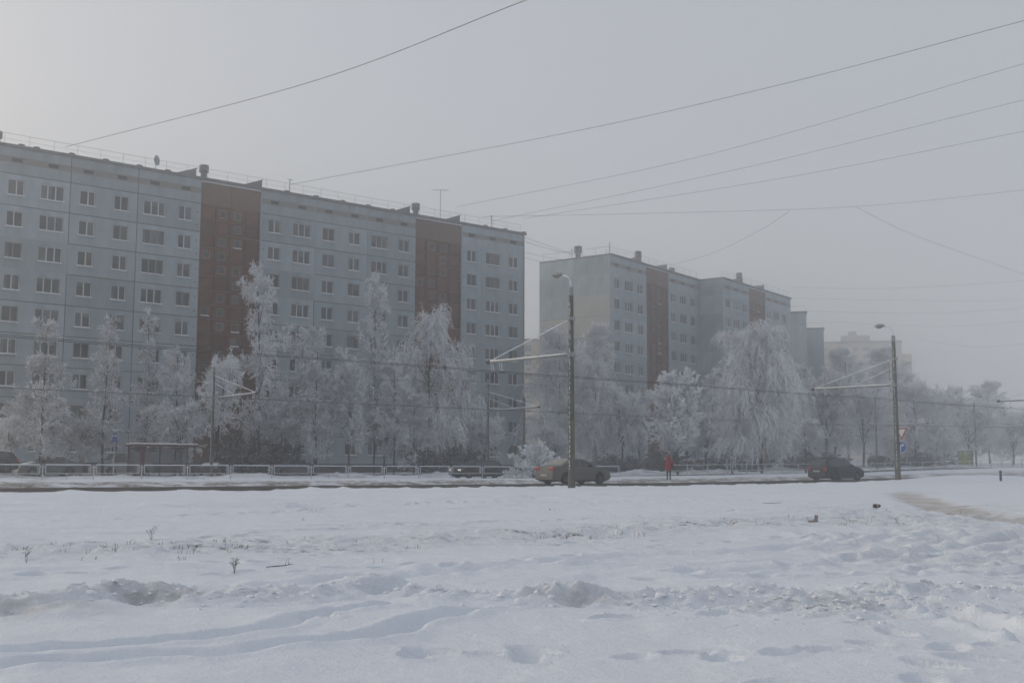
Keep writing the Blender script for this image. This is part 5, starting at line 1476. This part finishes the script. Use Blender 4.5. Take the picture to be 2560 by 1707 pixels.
weed(10.27, 30.9, .22, 3, 'small dead weed in the trodden snow at the right', .3)
weed(1.12, 24.0, .24, 2, 'lone dead stalk in the middle of the field', .4)
def stick(x, y, L_, rz, label):
    b = MB().tube([(-L_ / 2, 0, .01), (-L_ * .1, .02, .02), (L_ * .2, -.01, .03), (L_ / 2, .03, .05)], [.006, .008, .007, .004], 5)
    b.tube([(L_ * .2, -.01, .03), (L_ * .3, .05, .12)], [.005, .002], 4)
    b.tube([(L_ * .33, .0, .035), (L_ * .36, -.05, .15)], [.004, .002], 4)
    o = b.build('stick', M['bark'], None, (x, y, gz(x, y)), rz)
    tag(o, label, 'stick', 'sticks on the snow')
stick(9.25, 41.0, .75, .1, 'thin dark stick on the snow in line with the dark estate car')
stick(13.3, 37.7, .55, -.1, 'short dark stick beside the sandy path')
stick(-3.4, 17.1, .38, .2, 'small curved twig right of the dark upright weed')
ct = empty('glass_jar', (12.3, 39.1, gz(12.3, 39.1) + .07), .6)
tag(ct, 'small brown jar lying on the snow left of the sandy path', 'jar')
M['jar'] = mat('jar_glass', (0.045, 0.022, 0.016), .2, spec=.5)
M['paperlabel'] = mat('jar_label', (0.38, 0.32, 0.28), .7)
MB().lathe([(.055, -.12), (.075, -.10), (.075, .06), (.05, .10), (.05, .14)], 12, 'x').build('jar_body', M['jar'], ct, smooth=True)
MB().lathe([(.0765, -.06), (.0765, .02)], 12, 'x').build('paper_band', M['paperlabel'], ct)
MB().lathe([(.055, .14), (.055, .165)], 12, 'x').build('lid', M['trim'], ct)
M['card'] = mat('wet_card', (0.34, 0.26, 0.25), .8, (0.20, 0.15, 0.15), 9, .7)
cd = MB()
cd.add([(-.14, 0, .0), (.12, -.05, .01), (.15, .07, .02), (-.10, .10, .015), (-.14, 0, .03), (.12, -.05, .04), (.15, .07, .05), (-.10, .10, .045)], [(0, 3, 2, 1), (4, 5, 6, 7), (0, 1, 5, 4), (1, 2, 6, 5), (2, 3, 7, 6), (3, 0, 4, 7)])
cd.add([(.02, 0, .03), (.12, -.02, .03), (.10, .05, .03), (.06, .01, .20), (.15, .0, .17), (.13, .05, .14)], [(0, 1, 4, 3), (1, 2, 5, 4), (2, 0, 3, 5), (3, 4, 5), (0, 2, 1)])
co_ = cd.build('cardboard_scrap', M['card'], None, (8.0, 30.8, gz(8.0, 30.8) - .005), .2)
tag(co_, 'crumpled pinkish cardboard scrap on the snow in the middle right', 'litter')
# crumbs of broken crust along the churned band, and stubble poking through
rc = np.random.default_rng(23)
cv = []
for i in range(3):
    for j in range(3):
        for k in range(3):
            if (i, j, k) != (1, 1, 1): cv.append((i - 1, j - 1, k - 1))
ci = {c: n_ for n_, c in enumerate(cv)}
cq = []
for ax3 in range(3):
    for sg in (-1, 1):
        for a in (-1, 0):
            for b_ in (-1, 0):
                f = []
                for da, db in ((0, 0), (1, 0), (1, 1), (0, 1)):
                    c = [0, 0, 0]; c[ax3] = sg; c[(ax3 + 1) % 3] = a + da; c[(ax3 + 2) % 3] = b_ + db
                    f.append(ci[tuple(c)])
                cq.append(f if sg > 0 else f[::-1])
cv = unit(np.array(cv, float)); cq = np.array(cq)
rp_ = np.array(RIDGE)
pts_ = []
for k in range(640):
    if k < 420:
        f = rc.uniform(1, len(rp_) - 3); i = int(f); q = rp_[i] + (rp_[i + 1] - rp_[i]) * (f - i)
        pts_.append((q[0] + rc.normal() * .25, q[1] + rc.normal() * .42, rc.uniform(.012, .038) * (1.6 if rc.random() < .12 else 1)))
    else:
        pts_.append((3.9 + rc.normal() * 1.3, 13.5 + rc.normal() * .55, rc.uniform(.01, .032)))
pz = ground_z(np.array([a for a, b_, c in pts_]), np.array([b_ for a, b_, c in pts_]))[0]
parts_ = []
for (a, b_, c), z_ in zip(pts_, pz):
    V = cv * c * (1 + .35 * rc.uniform(-1, 1, (len(cv), 1))) * np.array([1.3, 1.1, .8]) + np.array([a, b_, z_ + c * .15])
    parts_.append((V, cq))
bv, bq = join(parts_)
tag(link('snow_crumbs', np_mesh('snow_crumbs', bv, bq, M['roof_snow'], False)), 'crumbs of broken snow crust along the churned band', 'snow', kind='stuff')
gp = np.array(ROUGH); gl = []
for k in range(95):
    f = rc.uniform(0, len(gp) - 1.001); i = int(f); q = gp[i] + (gp[i + 1] - gp[i]) * (f - i) + rc.normal(size=2) * np.array([.6, .9])
    if k % 5 == 0: q = np.array([rc.uniform(-9, 15), rc.uniform(16, 40)])
    for j in range(rc.integers(2, 7)):
        b0 = q + rc.normal(size=2) * .09; h_ = rc.uniform(.02, .075); d_ = rc.normal(size=2) * h_ * .5
        z0 = float(G0(b0[0], b0[1]))
        gl.append([(b0[0], b0[1], z0 - .03), (b0[0] + d_[0] * .4, b0[1] + d_[1] * .4, z0 + h_ * .7), (b0[0] + d_[0], b0[1] + d_[1], z0 + h_)])
bv, bq = sweep(np.array(gl), .006, .002)
tag(link('grass_stubble', np_mesh('grass_stubble', bv, bq, M['dry'])), 'dead grass stubble poking through the trodden snow', 'grass', kind='stuff')
# small dark conifer behind the snow bank
kx, ky = W(93.5, 84.8)
T_ = trunk_line(1.5, .01)
l1, L1 = grow(T_, 40, .05, .97, lambda f, i: .55 * (1.08 - f), (60, 85), 4, droop=.2, wob=.08)
l2, _ = grow(l1, 16, .1, 1.0, lambda f, i: .12 + 0 * f, (30, 60), 2)
M['needle'] = mat('dark_needles', (0.022, 0.026, 0.024), .9)
cf = empty('conifer_shrub', (kx, ky, gz(kx, ky) - .05)); tag(cf, 'small dark pointed shrub behind the snow bank left of the person in red', 'shrub')
tv, tq = sweep(T_, .03, .01); link('trunk', np_mesh('trunk', tv, tq, M['bark']), cf)
tv, tq = join([sweep(l1, .02, .01), sweep(l2, .02, .01)]); link('crown', np_mesh('crown', tv, tq, M['needle']), cf)

# ------------------------------------------------------------------ freezing fog
hz = MB().box(-915, 915, -915, 915, -2.0, 68.0)
hm_ = bpy.data.materials.new('fog'); hm_.use_nodes = True
ht = hm_.node_tree
for n_ in list(ht.nodes): ht.nodes.remove(n_)
ho = ht.nodes.new('ShaderNodeOutputMaterial'); hv = ht.nodes.new('ShaderNodeVolumePrincipled')
hv.inputs['Color'].default_value = (0.985, 0.99, 1.0, 1)
hv.inputs['Density'].default_value = FOG
hv.inputs['Density Attribute'].default_value = ''
hv.inputs['Anisotropy'].default_value = 0.88
ht.links.new(hv.outputs[0], ho.inputs['Volume'])
try: hm_.cycles.homogeneous_volume = True
except Exception: pass
fog = hz.build('haze', hm_)
tag(fog, 'even freezing fog over the whole place', 'fog', kind='stuff')
